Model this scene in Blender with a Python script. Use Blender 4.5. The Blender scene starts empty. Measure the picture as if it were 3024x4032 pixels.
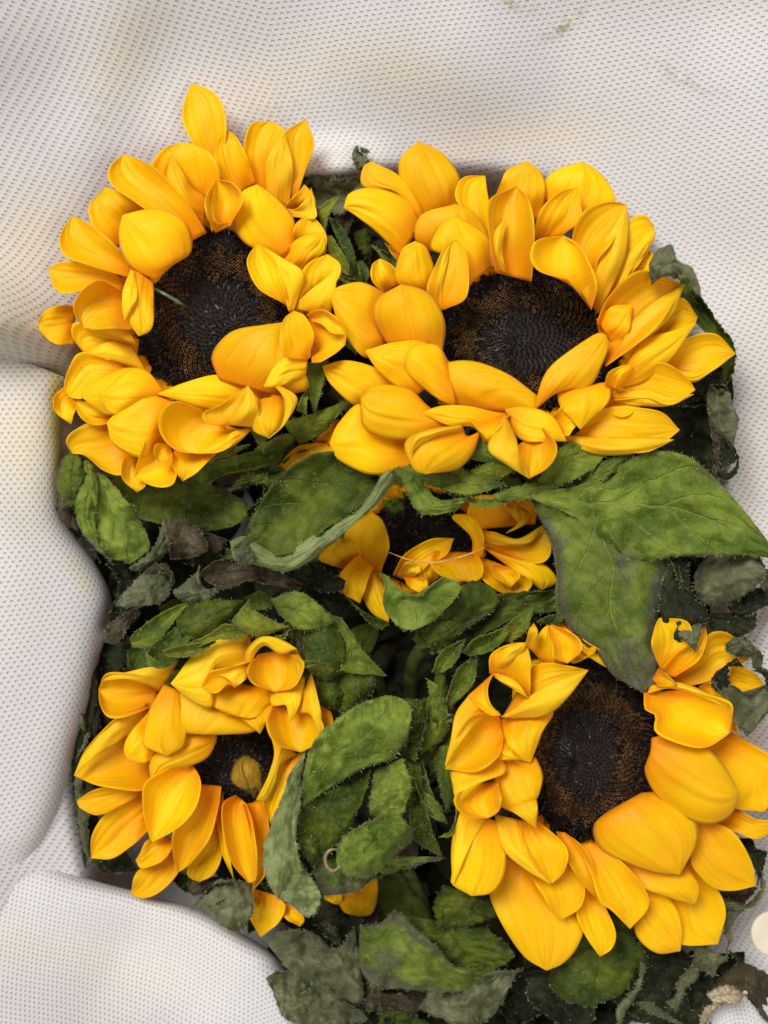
import bpy, math, random
import numpy as np
from mathutils import Vector, noise as mnoise
random.seed(7); np.random.seed(7)
sc = bpy.context.scene
# ------------------------------------------------------------------ camera, light, exposure
H = 0.42                      # camera height above the flower plane (m)
MM = 0.001
K = 0.09                      # mm covered by one photo pixel at the flower plane
FOC_Z = 0.018
cam_d = bpy.data.cameras.new("camera"); cam = bpy.data.objects.new("camera", cam_d)
sc.collection.objects.link(cam); sc.camera = cam
cam.location = (0, 0, H); cam.rotation_euler = (0, 0, 0)
cam_d.sensor_fit = 'VERTICAL'; cam_d.sensor_height = 24
cam_d.lens = 12 / (4032 * K * MM / 2 / H)
cam_d.clip_start = 0.01; cam_d.clip_end = 50
cam_d.dof.use_dof = True; cam_d.dof.focus_distance = H - FOC_Z; cam_d.dof.aperture_fstop = 4.5

w = bpy.data.worlds.new("World"); sc.world = w; w.use_nodes = True
bg = w.node_tree.nodes['Background']; bg.inputs[0].default_value = (1.0, 0.96, 0.91, 1); bg.inputs[1].default_value = 0.28

def area(name, loc, target, size, energy, col):
    d = bpy.data.lights.new(name, 'AREA'); d.shape = 'RECTANGLE'; d.size = size[0]; d.size_y = size[1]
    d.energy = energy; d.color = col
    o = bpy.data.objects.new(name, d); sc.collection.objects.link(o); o.location = loc
    o.rotation_euler = (Vector(target) - Vector(loc)).to_track_quat('-Z', 'Y').to_euler()
    return o
area("window_light", (-0.55, 0.75, 1.5), (0, 0, 0), (0.75, 0.65), 36, (1.0, 0.97, 0.94))
area("fill_light", (0.7, -0.5, 1.7), (0, 0, 0), (0.7, 0.7), 10, (1.0, 0.93, 0.84))  # warm fill added opposite the window; no such lamp is seen
sc.view_settings.view_transform = 'Standard'; sc.view_settings.look = 'None'
sc.view_settings.exposure = 0.0; sc.view_settings.gamma = 1.0

# ------------------------------------------------------------------ materials
def new_mat(name):
    m = bpy.data.materials.new(name); m.use_nodes = True
    nt = m.node_tree; nt.nodes.clear(); return m, nt
def N(nt, t, **kw):
    n = nt.nodes.new(t)
    for k, v in kw.items():
        if k == 'ins':
            for a, b in v.items(): n.inputs[a].default_value = b
        else: setattr(n, k, v)
    return n
def lk(nt, a, b): nt.links.new(a, b)
def math_n(nt, op, a, b=None, c=None, clamp=False):
    n = nt.nodes.new('ShaderNodeMath'); n.operation = op; n.use_clamp = clamp
    for i, x in enumerate((a, b, c)):
        if x is None: continue
        if isinstance(x, (int, float)): n.inputs[i].default_value = x
        else: nt.links.new(x, n.inputs[i])
    return n.outputs[0]
def mix_c(nt, f, a, b, mode='MIX'):
    n = nt.nodes.new('ShaderNodeMix'); n.data_type = 'RGBA'; n.blend_type = mode
    for s, x in ((n.inputs[0], f), (n.inputs[6], a), (n.inputs[7], b)):
        if isinstance(x, (int, float)): s.default_value = x
        elif isinstance(x, tuple): s.default_value = (*x, 1) if len(x) == 3 else x
        else: nt.links.new(x, s)
    return n.outputs[2]
def ramp(nt, x, a, b):
    n = nt.nodes.new('ShaderNodeMapRange'); n.interpolation_type = 'SMOOTHSTEP'
    nt.links.new(x, n.inputs[0]); n.inputs[1].default_value = a; n.inputs[2].default_value = b
    return n.outputs[0]

def petal_mat(name, main, base, trans, tcol):
    m, nt = new_mat(name)
    uv = N(nt, 'ShaderNodeUVMap'); sep = N(nt, 'ShaderNodeSeparateXYZ'); lk(nt, uv.outputs[0], sep.inputs[0])
    oi = N(nt, 'ShaderNodeObjectInfo')
    comb = N(nt, 'ShaderNodeCombineXYZ')
    lk(nt, math_n(nt, 'MULTIPLY', sep.outputs[0], 30.0), comb.inputs[0])
    lk(nt, math_n(nt, 'MULTIPLY', sep.outputs[1], 0.9), comb.inputs[1])
    lk(nt, math_n(nt, 'MULTIPLY', oi.outputs['Random'], 50.0), comb.inputs[2])
    st = N(nt, 'ShaderNodeTexNoise', ins={'Scale': 1.0, 'Detail': 3.0, 'Roughness': 0.6}); lk(nt, comb.outputs[0], st.inputs['Vector'])
    tc = N(nt, 'ShaderNodeTexCoord')
    bl = N(nt, 'ShaderNodeTexNoise', ins={'Scale': 55.0, 'Detail': 3.0}); lk(nt, tc.outputs['Object'], bl.inputs['Vector'])
    fine = N(nt, 'ShaderNodeTexNoise', ins={'Scale': 1500.0, 'Detail': 2.0}); lk(nt, tc.outputs['Object'], fine.inputs['Vector'])
    gb = ramp(nt, sep.outputs[1], 0.5, 0.0)
    c1 = mix_c(nt, math_n(nt, 'MULTIPLY', gb, 0.9), main, base)
    c2 = mix_c(nt, math_n(nt, 'MULTIPLY', ramp(nt, bl.outputs[0], 0.4, 0.7), 0.3), c1, base)
    veins = ramp(nt, st.outputs[0], 0.52, 0.66)
    c3 = mix_c(nt, math_n(nt, 'MULTIPLY', veins, math_n(nt, 'ADD', 0.24, math_n(nt, 'MULTIPLY', ramp(nt, sep.outputs[1], 0.6, 1.0), 0.45))), c2, tuple(x * 0.62 for x in base))
    sp = N(nt, 'ShaderNodeTexVoronoi', ins={'Scale': 110.0}); lk(nt, tc.outputs['Object'], sp.inputs['Vector'])
    spot = ramp(nt, sp.outputs['Distance'], 0.045, 0.02)
    c4 = mix_c(nt, math_n(nt, 'MAXIMUM', math_n(nt, 'MULTIPLY', spot, 0.4), math_n(nt, 'MULTIPLY', ramp(nt, sep.outputs[1], 0.972, 1.0), math_n(nt, 'MULTIPLY', oi.outputs['Random'], 0.8))), c3, (0.22, 0.12, 0.01))
    hsv = N(nt, 'ShaderNodeHueSaturation'); lk(nt, c4, hsv.inputs['Color'])
    lk(nt, math_n(nt, 'ADD', math_n(nt, 'MULTIPLY', oi.outputs['Random'], 0.007), 0.4965), hsv.inputs['Hue'])
    lk(nt, math_n(nt, 'ADD', math_n(nt, 'MULTIPLY', oi.outputs['Random'], 0.22), 0.86), hsv.inputs['Value'])
    p = N(nt, 'ShaderNodeBsdfPrincipled', ins={'Roughness': 0.5, 'Specular IOR Level': 0.22})
    p.inputs['Sheen Weight'].default_value = 0.05
    lk(nt, hsv.outputs[0], p.inputs['Base Color'])
    tr = N(nt, 'ShaderNodeBsdfTranslucent'); tr.inputs[0].default_value = (*tcol, 1)
    hgt = math_n(nt, 'ADD', math_n(nt, 'MULTIPLY', st.outputs[0], 1.0), math_n(nt, 'MULTIPLY', fine.outputs[0], 0.10))
    bp = N(nt, 'ShaderNodeBump', ins={'Strength': 0.35, 'Distance': 0.0004}); lk(nt, hgt, bp.inputs['Height'])
    lk(nt, bp.outputs[0], p.inputs['Normal']); lk(nt, bp.outputs[0], tr.inputs['Normal'])
    ms = N(nt, 'ShaderNodeMixShader', ins={0: trans}); lk(nt, p.outputs[0], ms.inputs[1]); lk(nt, tr.outputs[0], ms.inputs[2])
    o = N(nt, 'ShaderNodeOutputMaterial'); lk(nt, ms.outputs[0], o.inputs[0]); return m

def leaf_mat(name, a, b, wilt, wilt_amt, sheen, vein, trans=0.15):
    m, nt = new_mat(name)
    uv = N(nt, 'ShaderNodeUVMap'); sep = N(nt, 'ShaderNodeSeparateXYZ'); lk(nt, uv.outputs[0], sep.inputs[0])
    oi = N(nt, 'ShaderNodeObjectInfo')
    tc = N(nt, 'ShaderNodeTexCoord')
    off = N(nt, 'ShaderNodeVectorMath', operation='ADD'); lk(nt, tc.outputs['Object'], off.inputs[0])
    cx = N(nt, 'ShaderNodeCombineXYZ'); lk(nt, oi.outputs['Random'], cx.inputs[0]); lk(nt, cx.outputs[0], off.inputs[1])
    n1 = N(nt, 'ShaderNodeTexNoise', ins={'Scale': 70.0, 'Detail': 4.0, 'Roughness': 0.6}); lk(nt, off.outputs[0], n1.inputs['Vector'])
    n2 = N(nt, 'ShaderNodeTexNoise', ins={'Scale': 45.0, 'Detail': 5.0, 'Roughness': 0.65, 'Distortion': 0.6}); lk(nt, off.outputs[0], n2.inputs['Vector'])
    n3 = N(nt, 'ShaderNodeTexNoise', ins={'Scale': 900.0, 'Detail': 3.0, 'Roughness': 0.7}); lk(nt, off.outputs[0], n3.inputs['Vector'])
    c = mix_c(nt, ramp(nt, n1.outputs[0], 0.35, 0.68), a, b)
    # distance to the midrib and the side veins
    d = math_n(nt, 'ABSOLUTE', math_n(nt, 'SUBTRACT', sep.outputs[0], 0.5))
    wob = math_n(nt, 'MULTIPLY', math_n(nt, 'SUBTRACT', n2.outputs[0], 0.5), 0.12)
    mid = ramp(nt, math_n(nt, 'ABSOLUTE', math_n(nt, 'ADD', math_n(nt, 'SUBTRACT', sep.outputs[0], 0.5), math_n(nt, 'MULTIPLY', wob, 0.4))), 0.022, 0.006)
    ph = math_n(nt, 'FRACT', math_n(nt, 'MULTIPLY', math_n(nt, 'ADD', math_n(nt, 'SUBTRACT', sep.outputs[1], math_n(nt, 'MULTIPLY', d, 0.65)), wob), 5.0))
    side = ramp(nt, math_n(nt, 'ABSOLUTE', math_n(nt, 'SUBTRACT', ph, 0.5)), 0.06, 0.015)
    vo = N(nt, 'ShaderNodeTexVoronoi', feature='DISTANCE_TO_EDGE', ins={'Scale': 260.0}); lk(nt, off.outputs[0], vo.inputs['Vector'])
    net = ramp(nt, vo.outputs[0], 0.09, 0.0)
    vv = math_n(nt, 'MAXIMUM', mid, math_n(nt, 'MULTIPLY', side, 0.8))
    c = mix_c(nt, math_n(nt, 'MULTIPLY', vv, 0.38), c, vein)
    c = mix_c(nt, math_n(nt, 'MULTIPLY', net, 0.08), c, vein)
    edge = math_n(nt, 'MAXIMUM', ramp(nt, d, 0.28, 0.5), ramp(nt, sep.outputs[1], 0.6, 1.0))
    wm = ramp(nt, math_n(nt, 'ADD', math_n(nt, 'MULTIPLY', edge, 0.24), n2.outputs[0]), 0.78 - wilt_amt * 0.4, 0.95 - wilt_amt * 0.4)
    c = mix_c(nt, math_n(nt, 'MULTIPLY', wm, 0.85), c, wilt)
    c = mix_c(nt, math_n(nt, 'MULTIPLY', ramp(nt, n3.outputs[0], 0.45, 0.85), 0.22), c, tuple(min(1, x * 1.75 + 0.012) for x in b))
    p = N(nt, 'ShaderNodeBsdfPrincipled', ins={'Roughness': 0.62, 'Specular IOR Level': 0.28 if sheen > .05 else 0.08})
    p.inputs['Sheen Weight'].default_value = sheen; p.inputs['Sheen Roughness'].default_value = 0.4
    p.inputs['Sheen Tint'].default_value = (0.82, 0.88, 0.45, 1)
    lk(nt, c, p.inputs['Base Color'])
    h = math_n(nt, 'ADD', math_n(nt, 'MULTIPLY', n3.outputs[0], 0.5), math_n(nt, 'ADD', math_n(nt, 'MULTIPLY', vv, -0.9), math_n(nt, 'MULTIPLY', net, -0.15)))
    bp = N(nt, 'ShaderNodeBump', ins={'Strength': 0.8, 'Distance': 0.0006}); lk(nt, h, bp.inputs['Height'])
    lk(nt, bp.outputs[0], p.inputs['Normal'])
    tr = N(nt, 'ShaderNodeBsdfTranslucent'); lk(nt, mix_c(nt, 0.4, c, (0.25, 0.35, 0.03)), tr.inputs[0])
    ms = N(nt, 'ShaderNodeMixShader', ins={0: trans}); lk(nt, p.outputs[0], ms.inputs[1]); lk(nt, tr.outputs[0], ms.inputs[2])
    o = N(nt, 'ShaderNodeOutputMaterial'); lk(nt, ms.outputs[0], o.inputs[0]); return m

def plain_mat(name, col, rough=0.6, nscale=300, var=0.4, bump=0.4, spec=0.3):
    m, nt = new_mat(name)
    tc = N(nt, 'ShaderNodeTexCoord')
    n1 = N(nt, 'ShaderNodeTexNoise', ins={'Scale': nscale, 'Detail': 4.0}); lk(nt, tc.outputs['Object'], n1.inputs['Vector'])
    c = mix_c(nt, ramp(nt, n1.outputs[0], 0.35, 0.7), tuple(x * (1 - var) for x in col), tuple(min(1, x * (1 + var)) for x in col))
    p = N(nt, 'ShaderNodeBsdfPrincipled', ins={'Roughness': rough, 'Specular IOR Level': spec}); lk(nt, c, p.inputs['Base Color'])
    bp = N(nt, 'ShaderNodeBump', ins={'Strength': bump, 'Distance': 0.0004}); lk(nt, n1.outputs[0], bp.inputs['Height']); lk(nt, bp.outputs[0], p.inputs['Normal'])
    o = N(nt, 'ShaderNodeOutputMaterial'); lk(nt, p.outputs[0], o.inputs[0]); return m

def wrap_mat(name, dx, dy, dot):
    m, nt = new_mat(name)
    uv = N(nt, 'ShaderNodeUVMap'); sep = N(nt, 'ShaderNodeSeparateXYZ'); lk(nt, uv.outputs[0], sep.inputs[0])
    tc = N(nt, 'ShaderNodeTexCoord')
    wn = N(nt, 'ShaderNodeTexNoise', ins={'Scale': 22.0, 'Detail': 1.0}); lk(nt, tc.outputs['Object'], wn.inputs['Vector'])
    wob = math_n(nt, 'MULTIPLY', math_n(nt, 'SUBTRACT', wn.outputs[0], 0.5), 0.9)
    jn = N(nt, 'ShaderNodeTexNoise', ins={'Scale': 900.0, 'Detail': 2.0}); lk(nt, tc.outputs['Object'], jn.inputs['Vector'])
    jit = math_n(nt, 'MULTIPLY', math_n(nt, 'SUBTRACT', jn.outputs[0], 0.5), 0.10)
    V = math_n(nt, 'ADD', math_n(nt, 'DIVIDE', sep.outputs[1], dy), math_n(nt, 'ADD', wob, jit))
    row = math_n(nt, 'FLOOR', V); fv = math_n(nt, 'SUBTRACT', V, row)
    par = math_n(nt, 'MULTIPLY', math_n(nt, 'MODULO', math_n(nt, 'ADD', row, 1000.0), 2.0), 0.5)
    U = math_n(nt, 'ADD', math_n(nt, 'ADD', math_n(nt, 'DIVIDE', sep.outputs[0], dx), math_n(nt, 'ADD', wob, jit)), par)
    fu = math_n(nt, 'FRACT', math_n(nt, 'ADD', U, 1000.0))
    au = math_n(nt, 'ABSOLUTE', math_n(nt, 'SUBTRACT', fu, 0.5)); av = math_n(nt, 'ABSOLUTE', math_n(nt, 'SUBTRACT', fv, 0.5))
    m1 = ramp(nt, au, dot + 0.10, dot - 0.05); m2 = ramp(nt, av, dot + 0.10, dot - 0.05)
    mask = math_n(nt, 'MULTIPLY', m1, m2)
    fib = N(nt, 'ShaderNodeTexNoise', ins={'Scale': 1900.0, 'Detail': 4.0, 'Roughness': 0.75}); lk(nt, tc.outputs['Object'], fib.inputs['Vector'])
    big = N(nt, 'ShaderNodeTexNoise', ins={'Scale': 16.0, 'Detail': 3.0}); lk(nt, tc.outputs['Object'], big.inputs['Vector'])
    at = N(nt, 'ShaderNodeAttribute', attribute_name='cloth_tint'); ats = N(nt, 'ShaderNodeSeparateColor'); lk(nt, at.outputs['Color'], ats.inputs[0])
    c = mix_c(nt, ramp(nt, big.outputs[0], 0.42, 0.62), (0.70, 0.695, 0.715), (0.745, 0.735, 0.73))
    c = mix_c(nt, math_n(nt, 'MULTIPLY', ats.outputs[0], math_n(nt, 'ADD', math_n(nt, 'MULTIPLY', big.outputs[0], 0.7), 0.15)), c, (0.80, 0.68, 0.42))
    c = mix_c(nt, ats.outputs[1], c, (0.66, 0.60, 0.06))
    dn = N(nt, 'ShaderNodeTexNoise', ins={'Scale': 260.0, 'Detail': 4.0, 'Roughness': 0.7}); lk(nt, tc.outputs['Object'], dn.inputs['Vector'])
    c = mix_c(nt, math_n(nt, 'MULTIPLY', ats.outputs[2], ramp(nt, dn.outputs[0], 0.38, 0.66)), c, (0.36, 0.33, 0.16))
    c = mix_c(nt, math_n(nt, 'MULTIPLY', ramp(nt, fib.outputs[0], 0.45, 0.7), 0.10), c, (0.55, 0.52, 0.52))
    c = mix_c(nt, math_n(nt, 'MULTIPLY', mask, 0.15), c, (0.34, 0.32, 0.34))
    p = N(nt, 'ShaderNodeBsdfPrincipled', ins={'Roughness': 0.75, 'Specular IOR Level': 0.15}); p.inputs['Sheen Weight'].default_value = 0.15
    lk(nt, c, p.inputs['Base Color'])
    h = math_n(nt, 'ADD', math_n(nt, 'MULTIPLY', mask, -1.0), math_n(nt, 'MULTIPLY', fib.outputs[0], 0.22))
    bp = N(nt, 'ShaderNodeBump', ins={'Strength': 0.8, 'Distance': 0.0007}); lk(nt, h, bp.inputs['Height']); lk(nt, bp.outputs[0], p.inputs['Normal'])
    tr = N(nt, 'ShaderNodeBsdfTranslucent'); lk(nt, c, tr.inputs[0])
    ms = N(nt, 'ShaderNodeMixShader', ins={0: 0.18}); lk(nt, p.outputs[0], ms.inputs[1]); lk(nt, tr.outputs[0], ms.inputs[2])
    o = N(nt, 'ShaderNodeOutputMaterial'); lk(nt, ms.outputs[0], o.inputs[0]); return m

MAT = {
 'f': petal_mat('petal_inner', (1.0, 0.65, 0.0008), (0.98, 0.37, 0.0005), 0.34, (1.0, 0.62, 0.002)),
 'p': petal_mat('petal_outer', (1.0, 0.70, 0.012), (0.97, 0.50, 0.005), 0.30, (1.0, 0.62, 0.01)),
 'G': leaf_mat('leaf_fresh_green', (0.062, 0.105, 0.005), (0.205, 0.275, 0.030), (0.07, 0.055, 0.03), 0.0, 0.22, (0.24, 0.32, 0.07)),
 'P': leaf_mat('leaf_pale_rim', (0.13, 0.17, 0.05), (0.27, 0.32, 0.13), (0.12, 0.10, 0.07), 0.1, 0.3, (0.28, 0.32, 0.13)),
 'O': leaf_mat('leaf_deep_green', (0.026, 0.050, 0.002), (0.105, 0.135, 0.007), (0.045, 0.032, 0.014), 0.25, 0.06, (0.085, 0.13, 0.02)),
 'Y': leaf_mat('leaf_dry_grey', (0.062, 0.070, 0.030), (0.17, 0.18, 0.095), (0.045, 0.038, 0.026), 0.35, 0.22, (0.16, 0.15, 0.08)),
 'D': leaf_mat('leaf_black_withered_and_shade', (0.011, 0.013, 0.006), (0.036, 0.040, 0.020), (0.012, 0.009, 0.006), 0.3, 0.02, (0.035, 0.035, 0.022), 0.04),  # withered leaves; also black fill for the shade in gaps and curled hollows
 'B': leaf_mat('leaf_withered_brown', (0.032, 0.022, 0.012), (0.085, 0.062, 0.034), (0.02, 0.014, 0.008), 0.35, 0.08, (0.10, 0.07, 0.035), 0.08),
 'C': leaf_mat('leaf_bleached_tan', (0.36, 0.27, 0.17), (0.55, 0.46, 0.32), (0.22, 0.15, 0.09), 0.3, 0.2, (0.5, 0.4, 0.25), 0.15),
 'S': leaf_mat('sepal_green', (0.042, 0.080, 0.004), (0.17, 0.22, 0.014), (0.05, 0.033, 0.016), -0.05, 0.18, (0.14, 0.19, 0.04)),
 'W': leaf_mat('sepal_yellow_green', (0.12, 0.16, 0.007), (0.26, 0.28, 0.02), (0.14, 0.09, 0.03), 0.0, 0.2, (0.30, 0.32, 0.06), 0.25),
 'B2': leaf_mat('petal_withered', (0.26, 0.14, 0.008), (0.46, 0.29, 0.02), (0.16, 0.07, 0.02), 0.0, 0.1, (0.40, 0.24, 0.05), 0.15),
 'M': leaf_mat('leaf_mottled_green', (0.055, 0.090, 0.005), (0.165, 0.215, 0.022), (0.085, 0.075, 0.055), 0.70, 0.2, (0.19, 0.27, 0.06)),
}
M_hair = plain_mat('plant_hair', (0.26, 0.31, 0.14), 0.6, 50, 0.15, 0)
M_disc = plain_mat('disk_dark', (0.012, 0.007, 0.006), 0.7, 900, 0.5, 0.8)
M_fdark = plain_mat('floret_black', (0.016, 0.010, 0.010), 0.5, 900, 0.5, 0.2, 0.5)
M_fmid = plain_mat('floret_tan', (0.135, 0.066, 0.015), 0.75, 130, 0.6, 0.2, 0.4)
M_fcent = plain_mat('floret_centre', (0.024, 0.019, 0.013), 0.4, 300, 0.6, 0.2, 0.7)
M_stem = plain_mat('stem_green', (0.055, 0.085, 0.012), 0.6, 200, 0.5, 0.15)
M_fib = plain_mat('fibre_green', (0.12, 0.17, 0.07), 0.5, 400, 0.4, 0.2)
M_fibt = plain_mat('fibre_tan', (0.60, 0.36, 0.10), 0.5, 400, 0.3, 0.2)
M_cream = plain_mat('cream_matte', (0.62, 0.56, 0.44), 0.6, 90, 0.06, 0.1)
M_table = plain_mat('table_grey', (0.32, 0.29, 0.26), 0.7, 40, 0.1, 0.1)
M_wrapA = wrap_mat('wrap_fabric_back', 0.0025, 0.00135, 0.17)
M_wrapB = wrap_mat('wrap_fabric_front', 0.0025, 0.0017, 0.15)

# ------------------------------------------------------------------ geometry helpers
TILES = {'A': (100, 300, .7836), 'B': (1200, 500, 1.085), 'C': (250, 2300, .7836), 'D': (1650, 2400, .8282),
         'E': (800, 1650, .9644), 'F': (2000, 1700, .6172), 'G': (1000, 3400, .6028), 'H': (150, 1700, .6631),
         'I': (1100, 500, .3617), 'J': (2400, 850, .4972), 'K': (900, 2600, .6028), 'L': (2500, 3300, .331),
         'M': (2400, 2100, .3761), 'N': (1000, 3300, 1.22), 'Q': (0, 1100, .422), 'Z': (0, 0, 1.8228)}
def world(px, py, z):
    """photo pixel + height in mm -> metres"""
    f = (H * 1000 - z) / (H * 1000) * K
    return np.stack([(px - 1512) * f, -(py - 2016) * f, z + 0 * px], -1) * MM
def cr(P, n):
    """n points at equal arc length on a Catmull-Rom curve through P"""
    P = np.asarray(P, float)
    if len(P) == 2:
        t = np.linspace(0, 1, n)[:, None]; return P[0] * (1 - t) + P[1] * t
    Q = np.vstack([2 * P[0] - P[1], P, 2 * P[-1] - P[-2]]); out = []
    t = np.linspace(0, 1, 12, endpoint=False)[:, None]
    for i in range(len(P) - 1):
        a, b, c, d = Q[i:i + 4]
        out.append(.5 * (2 * b + (c - a) * t + (2 * a - 5 * b + 4 * c - d) * t * t + (3 * b - a - 3 * c + d) * t ** 3))
    out = np.vstack(out + [P[-1:]])
    s = np.r_[0, np.cumsum(np.linalg.norm(np.diff(out, axis=0), axis=1))]
    u = np.linspace(0, s[-1], n)
    return np.stack([np.interp(u, s, out[:, k]) for k in range(out.shape[1])], -1)
def parse(tile, s):
    x0, y0, k = TILES[tile]
    return [[(x0 + float(a) * k, y0 + float(b) * k) for a, b in (q.split(',') for q in r.split())] for r in s.split('|')]
RNG = np.random.RandomState(3)
def patch(tile, s, z, cup=2.0, jag=0, nu=20, nv=13, rough=0.0, keel=0.0, dz=(-4, 1, -1), pucker=0.0):
    """grid of points lofted between the outline rails; z in mm; cup>0: rims higher than the middle"""
    rails = parse(tile, s); n = len(rails); ph0 = RNG.rand() * 6
    R = np.stack([cr(r, nu) for r in rails])                     # rail, u, xy
    u = np.linspace(0, 1, nu)
    if jag:
        for ri in (0, n - 1):
            d = np.gradient(R[ri], axis=0); d /= np.linalg.norm(d, axis=1)[:, None] + 1e-6
            nn = np.stack([-d[:, 1], d[:, 0]], -1)
            R[ri] += nn * ((RNG.randn(nu) * .45 + .9 * np.abs(np.sin(u * 21 + ph0 + ri)) * (1 if ri else -1)) * jag * np.sin(np.pi * np.clip(u, .03, .97)) ** .4)[:, None]
    v = np.linspace(0, 1, nv)
    if n == 2: XY = R[0][None] * (1 - v)[:, None, None] + R[1][None] * v[:, None, None]
    else: XY = np.stack([cr(R[:, i], nv) for i in range(nu)], 1)
    wid = np.linalg.norm(R[0] - R[-1], axis=-1) * K              # local width in mm
    wn = np.clip(wid / (wid.max() + 1e-6), 0, 1)
    a, b, c = dz
    zc = z + a * (1 - u) * (1 - 2 * u) + b * 4 * u * (1 - u) + c * u * (2 * u - 1)
    q = (2 * v - 1)[:, None]
    if keel:
        cup = cup * (.6 if cup < 0 else (.9 if cup < 4.5 else 1.7))
        g = (1.13 - .09 * u)[None, :, None]; mid = XY.mean(axis=0, keepdims=True); XY = mid + (XY - mid) * g
        ph3 = RNG.rand(4) * 6; vl = (q * .5 + .5)
        Z = zc[None] + cup * (.45 * q ** 2 + .55 * np.abs(q) ** 3.4 - .35) * wn[None]
        v0 = .5 + RNG.uniform(-.08, .08); Z = Z + np.abs(vl - v0) * wn[None] * (1.5 if cup >= 0 else -2.6)
        ds = (vl - v0 + .10 * np.sin(u * 3 + ph3[0])[None]); Z = Z + RNG.uniform(-.7, .7) * np.exp(-(ds / .045) ** 2) * wn[None]
        Z = Z + .55 * np.sin(u[None] * 5 + vl * 4 + ph3[1]) * wn[None] + .35 * np.sin(u[None] * 10 - vl * 7 + ph3[2]) * wn[None]
        Z = Z + .5 * np.sin(u[None] * 13 + ph3[3]) * np.abs(q) ** 4 * wn[None]
    else:
        Z = zc[None] + cup * (q ** 2 - .5) * wn[None]
    if keel:
        Z = Z - keel * (np.exp(-((v - .35) / .035) ** 2) + np.exp(-((v - .64) / .035) ** 2))[:, None] * (wn * np.clip(u * 1.6, 0, 1))[None]
        Z = Z + keel * .16 * np.cos(v * 34 + RNG.rand() * 6)[:, None] * wn[None]
        ph = RNG.rand() * 6; Z = Z + .5 * np.sin(u * 9 + ph)[None] * (q ** 2) * wn[None]
        ph2 = RNG.rand() * 6; XY = XY + (np.sin(u * 8 + ph2) * 2.2 * np.sin(np.pi * u))[None, :, None] * np.sign(q)[..., None] * (np.abs(q) > .99)[..., None]
    if rough:
        sd = RNG.rand() * 100
        for i in range(nv):
            for j in range(nu):
                x, y = XY[i, j] * .011
                Z[i, j] += rough * (mnoise.noise((x, y, sd)) * 1.6 + mnoise.noise((x * 2.7, y * 2.7, sd + 5)) * .8 + .35 * mnoise.noise((x * 7, y * 7, sd + 9)))
                XY[i, j] += np.array([mnoise.noise((x * 3, y * 3, sd + 20)), mnoise.noise((x * 3, y * 3, sd + 40))]) * jag * .8
    if pucker:
        jg = RNG.uniform(.6, 1.6) * (1 if RNG.rand() < .7 else -1); fr = RNG.uniform(5, 9)
        Z = Z + (q ** 4) * wn[None] * (jg * 1.8 + 1.5 * np.sin(u * fr + ph0) + 1.0 * np.sin(u * fr * 2.1 + ph0 * 2))[None] * min(1, pucker * 2) + 1.2 * np.sin(u * fr * .7 + ph0)[None] * q * wn[None] * pucker * 2
        av = np.abs(v - .5)[:, None]; ph = RNG.rand() * 6
        Z = Z - pucker * 1.3 * np.exp(-((v - .5) / .05) ** 2)[:, None] * wn[None] + pucker * .55 * np.cos(2 * np.pi * 5 * (u[None] - av * .65) + ph) * np.sin(np.pi * av * 2 * .9) * wn[None]
    P = world(XY[..., 0], XY[..., 1], Z)
    return P, u, v
def mesh_of(patches, name):
    vs, fs, uvs, off = [], [], [], 0
    for P, u, v in patches:
        nv, nu = P.shape[:2]; vs.append(P.reshape(-1, 3))
        uvs.append(np.stack(np.meshgrid(v, u, indexing='ij'), -1).reshape(-1, 2))
        idx = np.arange(nv * nu).reshape(nv, nu) + off
        q = np.stack([idx[:-1, :-1], idx[:-1, 1:], idx[1:, 1:], idx[1:, :-1]], -1).reshape(-1, 4)
        A, B, C = vs[-1][q[:, 0] - off], vs[-1][q[:, 1] - off], vs[-1][q[:, 2] - off]
        if np.cross(B - A, C - A)[:, 2].sum() < 0: q = q[:, ::-1]
        fs.append(q); off += nv * nu
    V = np.vstack(vs); Fc = np.vstack(fs); UV = np.vstack(uvs)
    me = bpy.data.meshes.new(name); me.from_pydata(V.tolist(), [], Fc.tolist())
    l = me.uv_layers.new(name='UVMap'); l.data.foreach_set('uv', UV[Fc.reshape(-1)].reshape(-1))
    me.polygons.foreach_set('use_smooth', [True] * len(me.polygons)); me.update()
    return me, V, Fc
def link(name, me, mat, parent=None, thick=0.0):
    o = bpy.data.objects.new(name, me); sc.collection.objects.link(o)
    if mat and not me.materials: me.materials.append(mat)
    if parent:
        o.parent = parent
        pw = Vector(parent.location); q = parent.parent
        while q: pw += Vector(q.location); q = q.parent
        o.location = -pw if me.get('abs', 1) else (0, 0, 0)
    if thick:
        s = o.modifiers.new('thickness', 'SOLIDIFY'); s.thickness = thick; s.offset = 0
    return o
def petal(fl, tile, s, z, cup=2.0, m='f', extra=None, dz=(-4, 1, -1), keel=.6):
    ps = [patch(tile, s, z * ZS + fl['z'], cup, dz=dz, keel=keel, nu=24, nv=21)]
    if extra:
        for (s2, z2, c2) in extra: ps.append(patch(tile, s2, z2 * ZS + fl['z'], c2, dz=dz, keel=keel * .6, nu=24, nv=13))
    me, V, F = mesh_of(ps, 'petal')
    me.materials.append(MAT[m])
    if extra:
        me.materials.append(MAT['p'])
        n0 = (ps[0][0].shape[0] - 1) * (ps[0][0].shape[1] - 1)
        mi = [0 if i < n0 else 1 for i in range(len(me.polygons))]
        me.polygons.foreach_set('material_index', mi)
    o = link('petal', me, None, fl['o'], 0.0002)
    return o
ZS = 0.72
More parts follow.
